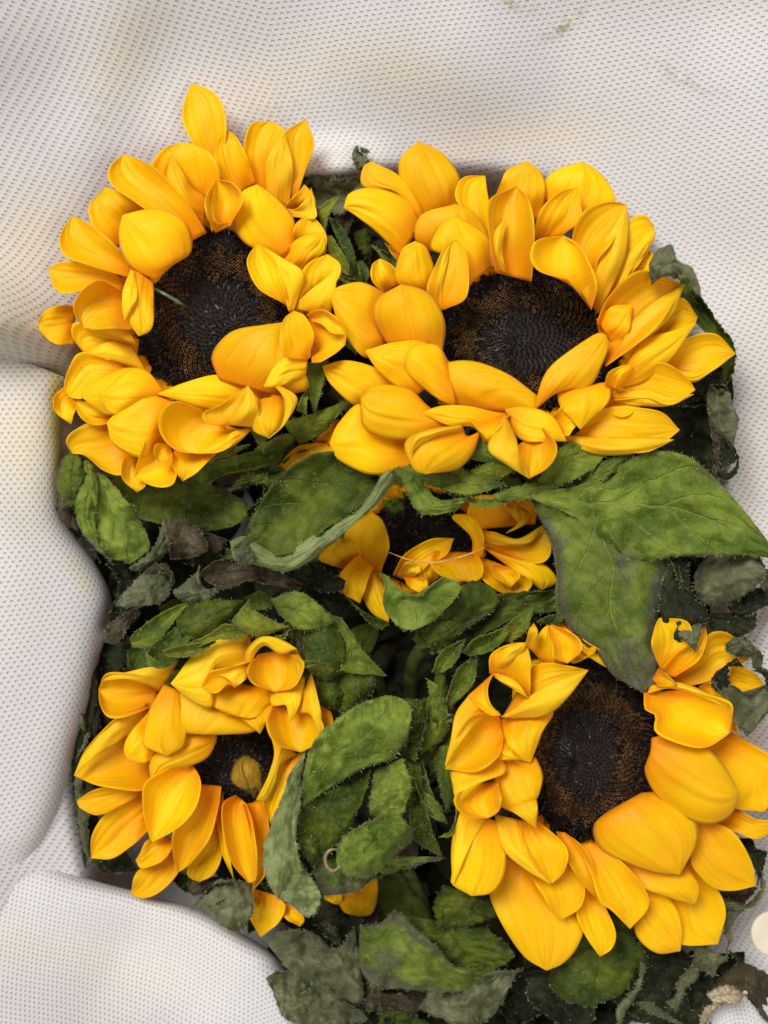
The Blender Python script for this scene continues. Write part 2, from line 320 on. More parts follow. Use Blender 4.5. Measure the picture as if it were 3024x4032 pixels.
def hairs(owner, V, F, dens, length, edge_pts=None, name='leaf_hair'):
    T = V[F[:, :3]]; nrm = np.cross(T[:, 1] - T[:, 0], T[:, 2] - T[:, 0]); ar = np.linalg.norm(nrm, axis=1) + 1e-15
    nrm = nrm / ar[:, None]; nrm[nrm[:, 2] < 0] *= -1
    n = int(ar.sum() * 1e6 * dens); n = max(6, min(int(n * .45), 1300))
    pick = RNG.choice(len(F), n, p=ar / ar.sum()); r = RNG.rand(n, 2)
    Q = V[F[pick]]
    base = (Q[:, 0] * (1 - r[:, :1]) + Q[:, 1] * r[:, :1]) * (1 - r[:, 1:]) + (Q[:, 3] * (1 - r[:, :1]) + Q[:, 2] * r[:, :1]) * r[:, 1:]
    up = nrm[pick]
    if edge_pts is not None and len(edge_pts) > 2:
        for E, out in edge_pts:
            m = len(E); k = int(np.linalg.norm(np.diff(E, axis=0), axis=1).sum() * 1000 * 3.0)
            ii = RNG.rand(k) * (m - 1.001); i0 = ii.astype(int); f = (ii - i0)[:, None]
            base = np.vstack([base, E[i0] * (1 - f) + E[i0 + 1] * f]); up = np.vstack([up, out[i0] + np.array([0, 0, .25])])
    elif edge_pts is not None:
        for E, out in edge_pts:
            m = len(E); k = int(np.linalg.norm(np.diff(E, axis=0), axis=1).sum() * 1000 * 3.0)
            ii = RNG.rand(k) * (m - 1.001); i0 = ii.astype(int); f = (ii - i0)[:, None]
            base = np.vstack([base, E[i0] * (1 - f) + E[i0 + 1] * f]); up = np.vstack([up, out[i0] + np.array([0, 0, .25])])
    n = len(base)
    lean = RNG.randn(n, 3) * .55; d = up + lean; d /= np.linalg.norm(d, axis=1)[:, None]
    L = length * (0.35 + RNG.rand(n, 1) ** 2 * 1.1) * MM
    side = np.cross(d, RNG.randn(n, 3)); side /= np.linalg.norm(side, axis=1)[:, None]
    wd = 0.015 * MM
    bend = np.cross(side, d) * L * .25
    a = base - side * wd; b = base + side * wd; c = base + d * L * .6 + side * wd * .6; e = base + d * L + bend
    VV = np.stack([a, b, c, e], 1).reshape(-1, 3); i = np.arange(n) * 4
    FF = np.vstack([np.stack([i, i + 1, i + 2], 1), np.stack([i, i + 2, i + 3], 1)])
    me = bpy.data.meshes.new(name); me.from_pydata(VV.tolist(), [], FF.tolist())
    h = link(name, me, M_hair, owner); h['kind'] = 'stuff'
    return h
def leaf(fl, name, tile, s, z, m='G', cup=2.0, jag=3.0, rough=1.6, hair=.35, hl=1.0, label=None, nu=40, nv=21, extra=None, dz=(-2, 1, -2)):
    """a leaf or sepal lofted between rails; extra = further folds of the same blade"""
    pk = .55 if name == 'leaf' and nu > 20 else .25
    ps = [patch(tile, s, z * ZS + fl.get('lz', 0), cup, jag=jag, nu=nu, nv=nv, rough=rough * 1.35, dz=dz, pucker=pk)]; mats = [m]
    for (s2, z2, c2, m2) in (extra or []):
        ps.append(patch(tile, s2, z2 * ZS + fl.get('lz', 0), c2, jag=jag, nu=nu, nv=nv, rough=rough * 1.35, dz=dz, pucker=pk)); mats.append(m2)
    me, V, F = mesh_of(ps, name)
    for q in dict.fromkeys(mats): me.materials.append(MAT[q])
    keys = list(dict.fromkeys(mats)); mi = []
    for (P, _, _), q in zip(ps, mats): mi += [keys.index(q)] * ((P.shape[0] - 1) * (P.shape[1] - 1))
    me.polygons.foreach_set('material_index', mi)
    o = link(name, me, None, fl['o'], 0.00035)
    if label: o['label'] = label
    if hair:
        ed = []
        for P, _, _ in ps:
            for ri, rj in ((0, 1), (-1, -2)):
                out = P[ri] - P[rj]; out /= np.linalg.norm(out, axis=1)[:, None] + 1e-9; ed.append((P[ri], out))
        hairs(o, V, F, hair, hl, ed, 'leaf_hair' if name == 'leaf' else name + '_hair')
    return o
def tube(pts, rad, name, mat, parent=None, seg=8):
    P = cr(np.array(pts, float), 24); n = len(P); rad = np.interp(np.linspace(0, 1, n), np.linspace(0, 1, len(rad)), rad)
    T = np.gradient(P, axis=0); T /= np.linalg.norm(T, axis=1)[:, None]
    ref = np.array([.31, .2, .93]); A = np.cross(T, ref); A /= np.linalg.norm(A, axis=1)[:, None]; Bn = np.cross(T, A)
    th = np.arange(seg) / seg * 2 * np.pi
    V = (P[:, None] + (A[:, None] * np.cos(th)[None, :, None] + Bn[:, None] * np.sin(th)[None, :, None]) * rad[:, None, None]).reshape(-1, 3)
    F = [(i * seg + j, i * seg + (j + 1) % seg, (i + 1) * seg + (j + 1) % seg, (i + 1) * seg + j) for i in range(n - 1) for j in range(seg)]
    F += [tuple(range(seg))[::-1], tuple(range((n - 1) * seg, n * seg))]
    me = bpy.data.meshes.new(name); me.from_pydata(V.tolist(), [], F)
    me.polygons.foreach_set('use_smooth', [True] * len(me.polygons))
    return link(name, me, mat, parent)

def thing(name, label, cat, loc, group=None):
    o = bpy.data.objects.new(name, None); sc.collection.objects.link(o); o.location = loc
    o.empty_display_size = 0.01; o['label'] = label; o['category'] = cat
    if group: o['group'] = group
    return o

def flower(label, tile, cx, cy, rx, ry, rot, z, tilt=(0, 0), spiral=(0, 0), n=1250, dome=4.0, tan=1.0):
    """Empty + receptacle, stem, seed disk and florets; petals are added by the caller"""
    x0, y0, k = TILES[tile]; px, py = x0 + cx * k, y0 + cy * k
    c = world(np.array(px), np.array(py), np.array(float(z)))
    o = thing('sunflower', label, 'sunflower', tuple(c), 'sunflowers in the white wrap')
    fl = {'o': o, 'z': z, 'lz': 0}
    RX, RY = rx * k * K, ry * k * K; cr_, sr = math.cos(rot), math.sin(rot)
    def at(r, th, dz=0.0):
        x = r * RX * np.cos(th) + spiral[0] * RX * (1 - r) ** 1.5; y = r * RY * np.sin(th) + spiral[1] * RY * (1 - r) ** 1.5
        X, Y = x * cr_ - y * sr, x * sr + y * cr_
        Z = dome * (np.clip(r * 1.5, 0, 1) ** 1.4 - 1) * .8 - np.clip(r - .8, 0, 1) * 14 + tilt[0] * X + tilt[1] * Y + dz
        return np.stack([X, Y, Z], -1) * MM
    # disk
    rr = np.linspace(0.001, 1.08, 16); th = np.linspace(0, 2 * np.pi, 41)[:-1]
    G = np.stack([at(r, th, -0.9) for r in rr]).reshape(-1, 3); nt_ = len(th)
    F = [(i * nt_ + j, i * nt_ + (j + 1) % nt_, (i + 1) * nt_ + (j + 1) % nt_, (i + 1) * nt_ + j) for i in range(15) for j in range(nt_)]
    me = bpy.data.meshes.new('flower_disk'); me.from_pydata(G.tolist(), [], F); me['abs'] = 0
    me.polygons.foreach_set('use_smooth', [True] * len(me.polygons))
    disk = link('flower_disk', me, M_disc, o)
    # florets
    i = np.arange(n); r = np.sqrt((i + .5) / n); t = i * 2.39996323
    base = at(r, t); cell = math.sqrt(RX * RY / n) * 1.75 * MM
    e1 = at(r + .01, t) - base; e1 /= np.linalg.norm(e1, axis=1)[:, None]
    up0 = np.array([0, 0, 1.0]); e2 = np.cross(up0, e1); e2 /= np.linalg.norm(e2, axis=1)[:, None]; e3 = np.cross(e1, e2)
    VV, FF, MI, off = [], [], [], 0
    a6 = np.arange(6) / 6 * 2 * np.pi + .5
    for q in range(n):
        R0 = r[q] + RNG.randn() * .018; b = base[q]; E1, E2, E3 = e1[q], e2[q], e3[q]; s = cell * .5
        if .46 < R0 < .80:      # open cups with a tan rim
            rim = RNG.rand() < 1.25 * tan * (1 - abs(R0 - .63) * 4.0)
            h = s * (.8 + .5 * RNG.rand()); E3t = E3 - E1 * .25
            rings = []
            for ri_, (rad, zz) in enumerate(((s * 1.0, 0), (s * .92, h), (s * .60, h * .9), (s * .42, -s * .5))):
                zz = (zz + (a6 * 0 + RNG.rand(6) * s * .9 if ri_ in (1, 2) else 0 * a6))[:, None]; rad = rad * (1 + RNG.randn(6)[:, None] * .10)
                rings.append(b + rad * (np.cos(a6)[:, None] * E1 + np.sin(a6)[:, None] * E2) + E3t[None] * zz)
            VV += rings
            for k2 in range(3):
                for j in range(6):
                    FF.append((off + k2 * 6 + j, off + k2 * 6 + (j + 1) % 6, off + (k2 + 1) * 6 + (j + 1) % 6, off + (k2 + 1) * 6 + j))
                    MI.append((1 if rim else 0) if k2 == 1 or (k2 == 0 and j % 2) else 0)
            FF.append(tuple(off + 18 + j for j in range(6))); MI.append(0); off += 24
        else:                   # closed buds, leaning inwards; ragged anthers at the rim
            inner = R0 <= .46
            h = s * ((1.2 + 1.0 * RNG.rand()) if inner else (2.0 + 1.8 * RNG.rand()))
            d = E3 + (-E1 * (.7 if inner else .15)) + RNG.randn(3) * (.22 if inner else .45)
            ring = b + s * .62 * (np.cos(a6)[:, None] * E1 + np.sin(a6)[:, None] * E2)
            mid = ring * .45 + b * .55 + d * h * .75; tip = (b + d * h)[None]
            VV += [ring, mid, tip]
            for j in range(6):
                FF.append((off + j, off + (j + 1) % 6, off + 6 + (j + 1) % 6, off + 6 + j)); MI.append(2 if inner else 0)
                FF.append((off + 6 + j, off + 6 + (j + 1) % 6, off + 12)); MI.append(2 if inner else 0)
            off += 13
    me = bpy.data.meshes.new('floret'); me.from_pydata(np.vstack(VV).tolist(), [], FF); me['abs'] = 0
    for mm in (M_fdark, M_fmid, M_fcent): me.materials.append(mm)
    me.polygons.foreach_set('material_index', MI)
    f = link('floret', me, None, disk); f['kind'] = 'stuff'
    # pale stray hairs on the disk
    m = 70; rr_ = np.sqrt(RNG.rand(m)) * .8; tt = RNG.rand(m) * 6.28; b = at(rr_, tt, 1.2); d = RNG.randn(m, 3) * [1, 1, .3]; d /= np.linalg.norm(d, axis=1)[:, None]
    s2 = np.cross(d, [0, 0, 1.]); L = (.5 + RNG.rand(m, 1)) * MM
    V3 = np.stack([b - s2 * 5e-5, b + s2 * 5e-5, b + d * L], 1).reshape(-1, 3)
    me = bpy.data.meshes.new('disk_hair'); me.from_pydata(V3.tolist(), [], [(3 * j, 3 * j + 1, 3 * j + 2) for j in range(m)]); me['abs'] = 0
    hh = link('disk_hair', me, M_hair, disk); hh['kind'] = 'stuff'
    # receptacle (green back of the head) and stem
    prof = [(1.12, -3.5), (1.18, -7), (1.0, -12), (.6, -18), (.2, -22), (.12, -30)]
    G = []
    for pr, pz in prof: G.append(np.stack([pr * RX * np.cos(th) * cr_ - pr * RY * np.sin(th) * sr, pr * RX * np.cos(th) * sr + pr * RY * np.sin(th) * cr_, pz - 3 + 0 * th], -1) * MM)
    G = np.stack(G).reshape(-1, 3)
    F = [(a * nt_ + j, a * nt_ + (j + 1) % nt_, (a + 1) * nt_ + (j + 1) % nt_, (a + 1) * nt_ + j) for a in range(5) for j in range(nt_)]
    me = bpy.data.meshes.new('receptacle'); me.from_pydata(G.tolist(), [], F); me['abs'] = 0
    me.polygons.foreach_set('use_smooth', [True] * len(me.polygons))
    link('receptacle', me, M_stem, o)
    cw = np.array(c) * 1000
    tube(np.array([cw + [0, 0, -30], cw + [-cw[0] * .1, -cw[1] * .1 - 6, -48], [cw[0] * .75, cw[1] * .7 - 25, -72]]) * MM, [.0045, .0042, .004], 'stem', M_stem, o)
    fl.update(cx=px, cy=py, RX=rx * k, RY=ry * k, rot=rot)
    return fl

def petals(fl, tile, text):
    """one petal a line: 'z cup material : rails'; a line starting with + is a further fold of the petal above"""
    cur = None
    def flush():
        if cur: petal(fl, tile, cur[3], cur[0], cur[1], cur[2], cur[4] or None)
    for ln in text.strip().splitlines():
        ln = ln.strip()
        if not ln: continue
        head, rails = ln.split(':')
        if ln[0] == '+':
            z, c = head[1:].split(); cur[4].append((rails.strip(), float(z), float(c)))
        else:
            flush(); z, c, m = head.split(); cur = [float(z), float(c), m, rails.strip(), []]
    flush()
def leaves(fl, name, tile, text, hair=.35, jag=3.0, rough=1.6, hl=1.0):
    cur = None
    def flush():
        if cur: leaf(fl, name, tile, cur[3], cur[0], cur[2], cur[1], jag=jag, rough=rough, hair=hair, hl=hl, extra=cur[4] or None, label=cur[5])
    for ln in text.strip().splitlines():
        ln = ln.strip()
        if not ln: continue
        head, rails = ln.split(':')[:2]; lab = ln.split(':')[2].strip() if ln.count(':') > 1 else None
        if ln[0] == '+':
            z, c, m = head[1:].split(); cur[4].append((rails.strip(), float(z), float(c), m))
        else:
            flush(); z, c, m = head.split(); cur = [float(z), float(c), m, rails.strip(), [], lab]
    flush()

# ================================================================== the five heads
F1 = flower('sunflower at top left, its longest petal pointing up at the white fabric', 'A', 945, 1195, 410, 440, 0, 0, spiral=(.25, -.12), tilt=(0, .05))
petals(F1, 'A', '''
6 2.5 f: 940,500 850,340 800,230 800,130 835,32 | 985,510 1000,330 995,190 950,90 835,32
8 3 f: 1075,590 985,500 955,380 1000,265 | 1150,545 1120,440 1060,310 1000,265
7 3 f: 1165,560 1108,400 1120,280 1155,232 1235,228 | 1225,590 1245,420 1290,270 1235,228
9 2.5 f: 1320,650 1330,450 1300,300 1410,213 | 1350,640 1420,430 1445,330 1410,213
13 -1.5 p: 1215,600 1218,420 1300,255 | 1315,655 1340,450 1300,255
12 3 f: 1300,665 1350,610 1402,545 | 1450,700 1445,600 1402,545
+ 15 1 : 1295,665 1370,665 1425,600 1436,560 | 1300,700 1450,710 1448,620 1436,560
16 2 f: 1350,850 1365,740 1430,690 | 1500,900 1500,780 1430,690
20 -3 f: 1280,930 1385,810 1500,785 | 1400,1000 1460,920 1505,870 1500,785
22 -6 f: 1290,910 1110,830 1048,690 1085,585 1165,543 | 1360,840 1335,720 1260,620 1165,543
24 2 f: 1385,1150 1395,1000 1445,925 1520,895 | 1530,1120 1550,1050 1578,950 1520,895
+ 27 -2 : 1340,1165 1450,1070 1540,985 1575,945 | 1520,1215 1545,1120 1565,1010 1575,945
27 3 f: 1305,1145 1180,1070 1115,935 1165,838 | 1340,1185 1275,1010 1240,920 1165,838
+ 29 -2 : 1325,1185 1270,1000 1240,915 1190,855 | 1345,1185 1395,1000 1290,915 1190,855
20 3 f: 1405,1430 1400,1500 1380,1570 1340,1600 | 1200,1590 1250,1600 1290,1605 1340,1600
33 5 f: 1425,1200 1510,1188 1605,1270 1608,1350 | 1438,1425 1500,1420 1560,1385 1608,1350
+ 35 2 : 1415,1200 1500,1190 1570,1220 1610,1300 | 1440,1230 1490,1245 1545,1290 1610,1300
30 -7 f: 990,1530 955,1420 1010,1330 1080,1280 1180,1255 1290,1238 | 1230,1600 1400,1560 1360,1420 1320,1320 1290,1238
22 -3 f: 1190,1600 1110,1545 960,1505 800,1545 658,1597 | 1180,1690 1000,1680 900,1665 760,1625 658,1597
36 2 f: 1415,1425 1310,1400 1285,1300 1300,1220 1350,1178 | 1420,1425 1442,1310 1405,1210 1350,1178
34 -2 p: 1420,1410 1320,1412 1240,1480 1198,1560 | 1410,1510 1330,1530 1250,1560 1198,1560
33 3 f: 1060,1755 930,1745 903,1690 1000,1640 1118,1555 | 1150,1760 1165,1690 1160,1625 1118,1555
+ 37 -2 : 1000,1750 1060,1690 1100,1620 1118,1555 | 1140,1765 1165,1690 1160,1625 1118,1555
34 -7 f: 1165,1625 1130,1690 1150,1780 1225,1820 | 1230,1612 1230,1700 1240,1770 1225,1820 | 1290,1600 1300,1680 1285,1760 1225,1820
+ 38 -2 : 1240,1545 1300,1620 1290,1750 1225,1820 | 1260,1545 1365,1620 1310,1740 1225,1820
4 2.5 f: 250,1165 160,1160 95,1190 55,1255 | 245,1330 170,1342 110,1315 55,1255
8 3 f: 500,1030 380,960 200,935 112,968 | 495,1065 380,1040 250,1085 155,1070 112,968
14 4 f: 545,970 430,840 310,740 238,700 | 530,1010 330,950 200,895 176,800 238,700
12 3 f: 600,680 500,600 400,555 | 475,850 360,770 325,650 400,555
20 4 f: 905,790 800,630 640,460 495,390 | 830,832 700,730 560,630 440,545 425,460 495,390
14 4 f: 720,560 640,480 695,370 785,332 | 905,600 965,520 925,395 850,345 785,332
19 -3 f: 905,740 800,690 730,590 710,500 735,398 | 905,610 830,560 790,480 735,398
18 3 f: 1020,740 1050,640 1060,600 | 1078,812 1075,700 1060,600
25 6 f: 960,785 920,700 912,600 960,520 | 1025,755 1085,620 1040,540 960,520
+ 27 -2 : 940,780 925,690 930,620 955,560 | 1020,735 960,730 945,640 955,560
28 -7 f: 740,950 820,885 805,760 700,685 600,672 488,698 | 665,1020 550,960 495,880 475,790 488,698
+ 24 -3 : 480,850 560,900 640,925 690,925 | 640,1030 670,1010 680,960 690,925
17 5 f: 500,1090 380,1035 290,1080 245,1170 290,1268 | 540,1260 440,1260 340,1270 290,1268
+ 20 -2 : 500,1238 400,1250 290,1262 | 562,1348 440,1300 360,1280 290,1262
26 -2 f: 545,962 498,1070 500,1200 570,1307 | 636,1030 640,1150 628,1270 570,1307
+ 29 -1 : 530,970 495,1080 490,1180 500,1230 | 555,990 560,1090 530,1180 500,1230
8 4 f: 570,1330 400,1280 262,1245 240,1310 310,1408 | 560,1420 440,1420 380,1410 310,1408
+ 14 -3 : 540,1360 440,1335 370,1355 310,1408 | 612,1487 480,1440 400,1420 310,1408
12 4 f: 520,1465 300,1395 225,1470 195,1560 215,1612 | 540,1500 420,1530 320,1590 275,1620 215,1612
4 2.5 f: 205,1560 145,1620 155,1690 230,1748 | 265,1650 240,1700 230,1748
20 -4 f: 690,1590 600,1490 480,1478 330,1555 280,1610 | 600,1650 430,1695 340,1655 280,1610
24 -4 f: 700,1595 600,1485 500,1500 368,1602 | 620,1640 460,1692 400,1655 368,1602
10 3 f: 450,1690 350,1650 255,1625 | 440,1742 330,1745 268,1695 255,1625
6 4 f: 430,1745 330,1750 240,1790 208,1840 235,1898 | 540,1900 480,1990 390,1975 300,1905 235,1898
24 -4 f: 745,1640 620,1620 500,1655 408,1740 | 690,1780 600,1900 450,1850 408,1740
8 3 f: 570,1895 500,1925 488,2020 560,2090 | 582,1990 600,2060 560,2090
16 5 f: 690,1770 620,1825 570,1920 549,2015 | 765,1960 730,2040 650,2058 549,2015
18 3 f: 760,1880 745,1960 790,2037 | 960,1880 880,1970 790,2037
24 3 f: 725,1855 658,1850 648,1900 670,1937 | 745,1900 710,1930 670,1937
25 6 f: 1020,1780 900,1690 760,1642 690,1710 690,1800 760,1880 870,1897 | 1130,1775 1040,1835 960,1885 870,1897
+ 29 -1 : 1125,1770 1040,1790 990,1830 870,1897 | 1130,1780 1040,1860 960,1890 870,1897
''')
F2 = flower('large sunflower at top right with a wide open brown disk', 'B', 820, 770, 350, 262, 0, 3, spiral=(-.2, -.1), tilt=(0, -.05), n=1400)
petals(F2, 'B', '''
6 -2 f: 430,335 360,210 352,110 415,51 | 550,290 557,200 500,100 415,51
6 -2 f: 415,350 330,240 215,215 212,150 242,125 | 440,345 400,260 340,180 242,125
10 -3 f: 420,365 370,275 250,226 165,240 141,293 | 350,462 280,390 200,330 141,293
8 3 f: 320,440 300,430 290,420 | 370,490 340,490 290,420
9 3 f: 645,400 600,330 552,255 575,185 655,177 | 670,460 672,330 660,230 655,177
8 -2 f: 700,260 735,165 805,124 | 850,340 868,230 850,160 805,124
8 -3 f: 900,300 876,240 905,165 1005,126 | 985,390 1112,280 1095,200 1050,150 1005,126
13 -3 f: 450,450 412,400 430,320 550,279 | 670,470 650,380 610,310 550,279
18 4 f: 1150,560 1190,480 1245,445 | 1170,575 1250,525 1264,470 1245,445
18 3 f: 830,410 865,300 920,240 988,219 | 930,395 995,330 1000,270 988,219
22 3 f: 1150,440 1180,340 1235,324 1268,360 | 1100,640 1180,520 1240,440 1268,360
+ 24 -2 : 1055,680 1120,540 1200,420 1268,370 | 1100,625 1190,530 1265,410 1268,370
26 4 f: 990,480 975,400 1020,310 1100,273 1168,280 | 1048,600 1060,480 1120,400 1168,280
+ 29 -2 : 1050,660 1050,520 1080,420 1168,282 | 1065,675 1150,500 1173,380 1168,282
24 5 f: 700,530 675,400 675,270 768,215 | 815,560 828,400 812,270 768,215
+ 26 -2 : 680,510 672,420 690,380 730,330 | 735,535 720,480 720,420 730,330
33 5 f: 960,560 860,525 828,470 850,410 940,394 | 1035,658 1050,570 1000,440 940,394
+ 35 -2 : 1000,600 1020,540 990,440 940,394 | 1040,658 1052,570 1010,450 940,394
17 -5 f: 595,575 555,480 465,440 490,360 548,326 | 668,515 665,420 610,360 548,326
16 3 f: 290,600 250,560 246,500 275,477 | 345,570 320,510 275,477
22 -4 f: 430,605 338,560 350,450 400,414 | 447,612 463,520 440,440 400,414
26 3 f: 490,665 450,590 505,440 545,411 | 500,665 575,620 592,520 575,430 545,411
+ 27 -1 : 445,620 465,540 500,460 530,420 | 492,668 500,580 515,500 530,420
24 -4 f: 300,620 200,572 130,578 90,605 | 290,800 215,822 130,720 90,605
33 -7 f: 310,790 262,700 272,620 350,571 | 488,822 498,720 465,630 420,590 350,571
26 -3 f: 390,960 280,890 150,850 64,868 | 260,1010 190,1008 95,930 64,868
26 -4 f: 380,1120 250,1090 200,1015 120,1080 90,1150 | 390,1220 260,1252 130,1210 90,1150
34 -5 f: 530,870 430,785 330,783 218,812 | 400,980 300,910 250,860 218,812
38 -4 f: 550,1015 450,955 375,885 368,830 | 528,870 480,800 400,795 368,830
36 -5 f: 455,1020 380,960 260,942 203,985 | 570,1085 420,1125 300,1122 215,1085 203,985
35 -6 f: 540,1015 468,920 520,868 620,856 740,900 845,977 | 735,1035 800,1032 835,1028 845,977
37 -2 f: 735,1050 600,1018 500,1012 423,1037 | 660,1145 610,1085 520,1080 423,1037
38 3 f: 612,1070 650,1120 665,1148 | 738,1045 700,1095 665,1148
41 -7 f: 575,1085 450,1100 372,1150 395,1240 440,1260 | 590,1120 520,1150 455,1200 440,1260 | 632,1105 602,1185 540,1238 440,1260
+ 45 -2 : 575,1082 480,1095 400,1125 378,1190 | 560,1100 480,1120 420,1150 378,1190
38 -2 f: 725,1025 800,1020 900,1055 950,1140 | 740,1055 780,1125 860,1140 950,1140
40 5 f: 780,1150 780,1220 815,1276 | 860,1095 908,1160 880,1235 815,1276
+ 43 -3 : 725,1045 688,1110 670,1172 740,1230 815,1276 | 735,1060 760,1120 780,1190 815,1276
39 -3 f: 920,945 930,1000 960,1050 1000,1098 | 1015,940 1092,935 1092,1000 1000,1098
36 3 f: 895,1060 950,1015 990,1080 | 930,1125 960,1110 990,1080
41 -3 f: 832,1030 880,900 970,810 1060,750 1095,756 | 925,950 1020,940 1075,860 1100,800 1095,756
29 3 f: 1095,940 1170,960 1242,1000 | 1092,1035 1160,1045 1242,1000
30 2 f: 1000,1100 1090,1028 1280,1033 1362,1100 | 960,1135 1100,1165 1250,1175 1362,1100
+ 34 -2 : 943,1122 1100,1130 1230,1128 1340,1135 | 955,1152 1080,1187 1240,1178 1340,1135
25 3 f: 1290,860 1380,775 1490,755 1563,822 | 1330,865 1405,915 1490,872 1563,822
+ 27 -2 : 1300,865 1400,888 1480,860 1563,822 | 1340,870 1405,923 1490,878 1563,822
26 4 f: 1200,760 1290,680 1370,625 1426,690 | 1240,800 1330,750 1405,725 1426,690
33 4 f: 1120,945 1200,880 1300,860 1385,910 1417,955 | 1110,990 1240,980 1330,1003 1417,955
+ 35 -2 : 1115,970 1240,955 1320,978 1412,970 | 1120,995 1200,1008 1330,1008 1412,970
35 5 f: 1062,720 1095,640 1180,550 1240,526 1300,545 1376,573 | 1090,860 1200,780 1300,690 1376,573
+ 37 -2 : 1130,820 1180,725 1260,640 1376,573 | 1088,862 1210,785 1330,685 1376,573
37 -3 f: 1062,705 1120,655 1190,643 | 1122,798 1172,740 1190,643
38 -4 f: 1150,890 1225,785 1335,740 1420,712 | 1128,950 1230,915 1330,835 1420,712
42 2 f: 1125,950 1150,900 1193,857 | 1090,940 1110,885 1193,857
''')
F3 = flower('half hidden sunflower in the middle with crumpled petals around a black disk', 'E', 900, 490, 225, 200, 0, -24, n=700, tan=.08)
petals(F3, 'E', '''
6 3 f: 630,610 585,500 615,420 690,381 | 720,625 750,520 732,420 690,381
14 2 f: 600,620 520,590 475,560 562,485 | 650,590 620,510 562,485
20 4 f: 640,555 570,620 546,690 640,752 | 690,600 660,680 640,752
16 -4 f: 640,560 640,680 690,790 757,828 | 700,625 745,700 757,770 757,828
14 4 f: 780,640 830,550 930,495 1023,487 | 850,665 910,600 990,550 1023,487
20 2 p: 800,640 830,588 887,597 | 860,642 882,622 887,597
16 3 f: 920,682 888,640 912,593 | 972,640 962,590 912,593
17 2 f: 820,640 850,690 918,716 | 860,640 910,660 918,716
19 4 f: 950,540 940,600 1000,655 1067,666 | 1110,545 1137,610 1120,655 1067,666
22 3 f: 1100,560 1095,480 1018,400 1075,387 | 1137,565 1144,490 1110,410 1075,387
18 4 f: 1130,450 1093,400 1110,320 1185,309 | 1340,430 1350,370 1310,325 1185,309
22 -2 p: 1260,340 1285,420 1235,467 | 1340,370 1310,430 1235,467
24 2 f: 1245,345 1300,350 1352,402 | 1265,325 1325,345 1352,402
23 2 p: 1200,340 1250,380 1300,440 | 1250,330 1280,370 1300,440
23 -2 p: 1130,455 1190,466 1290,490 1385,434 | 1150,505 1250,515 1335,500 1385,434
22 3 f: 1185,600 1190,640 1255,690 | 1235,600 1290,640 1255,690
16 4 f: 1150,520 1180,468 1290,490 1385,434 | 1260,575 1380,582 1418,530 1385,434
19 -3 f: 1145,523 1250,600 1330,660 1383,698 | 1250,560 1380,590 1441,660 1383,698
15 4 f: 1125,560 1138,640 1190,690 1257,726 | 1180,580 1330,655 1315,712 1257,726
12 3 f: 1040,360 1080,320 1180,320 | 1100,400 1150,380 1180,320
10 3 f: 735,320 745,275 795,268 | 812,322 805,290 795,268
''')
F4 = flower('sunflower at bottom left nodding down with curled petals over its disk', 'C', 830, 900, 255, 230, 0, -14, n=700, tan=.12)
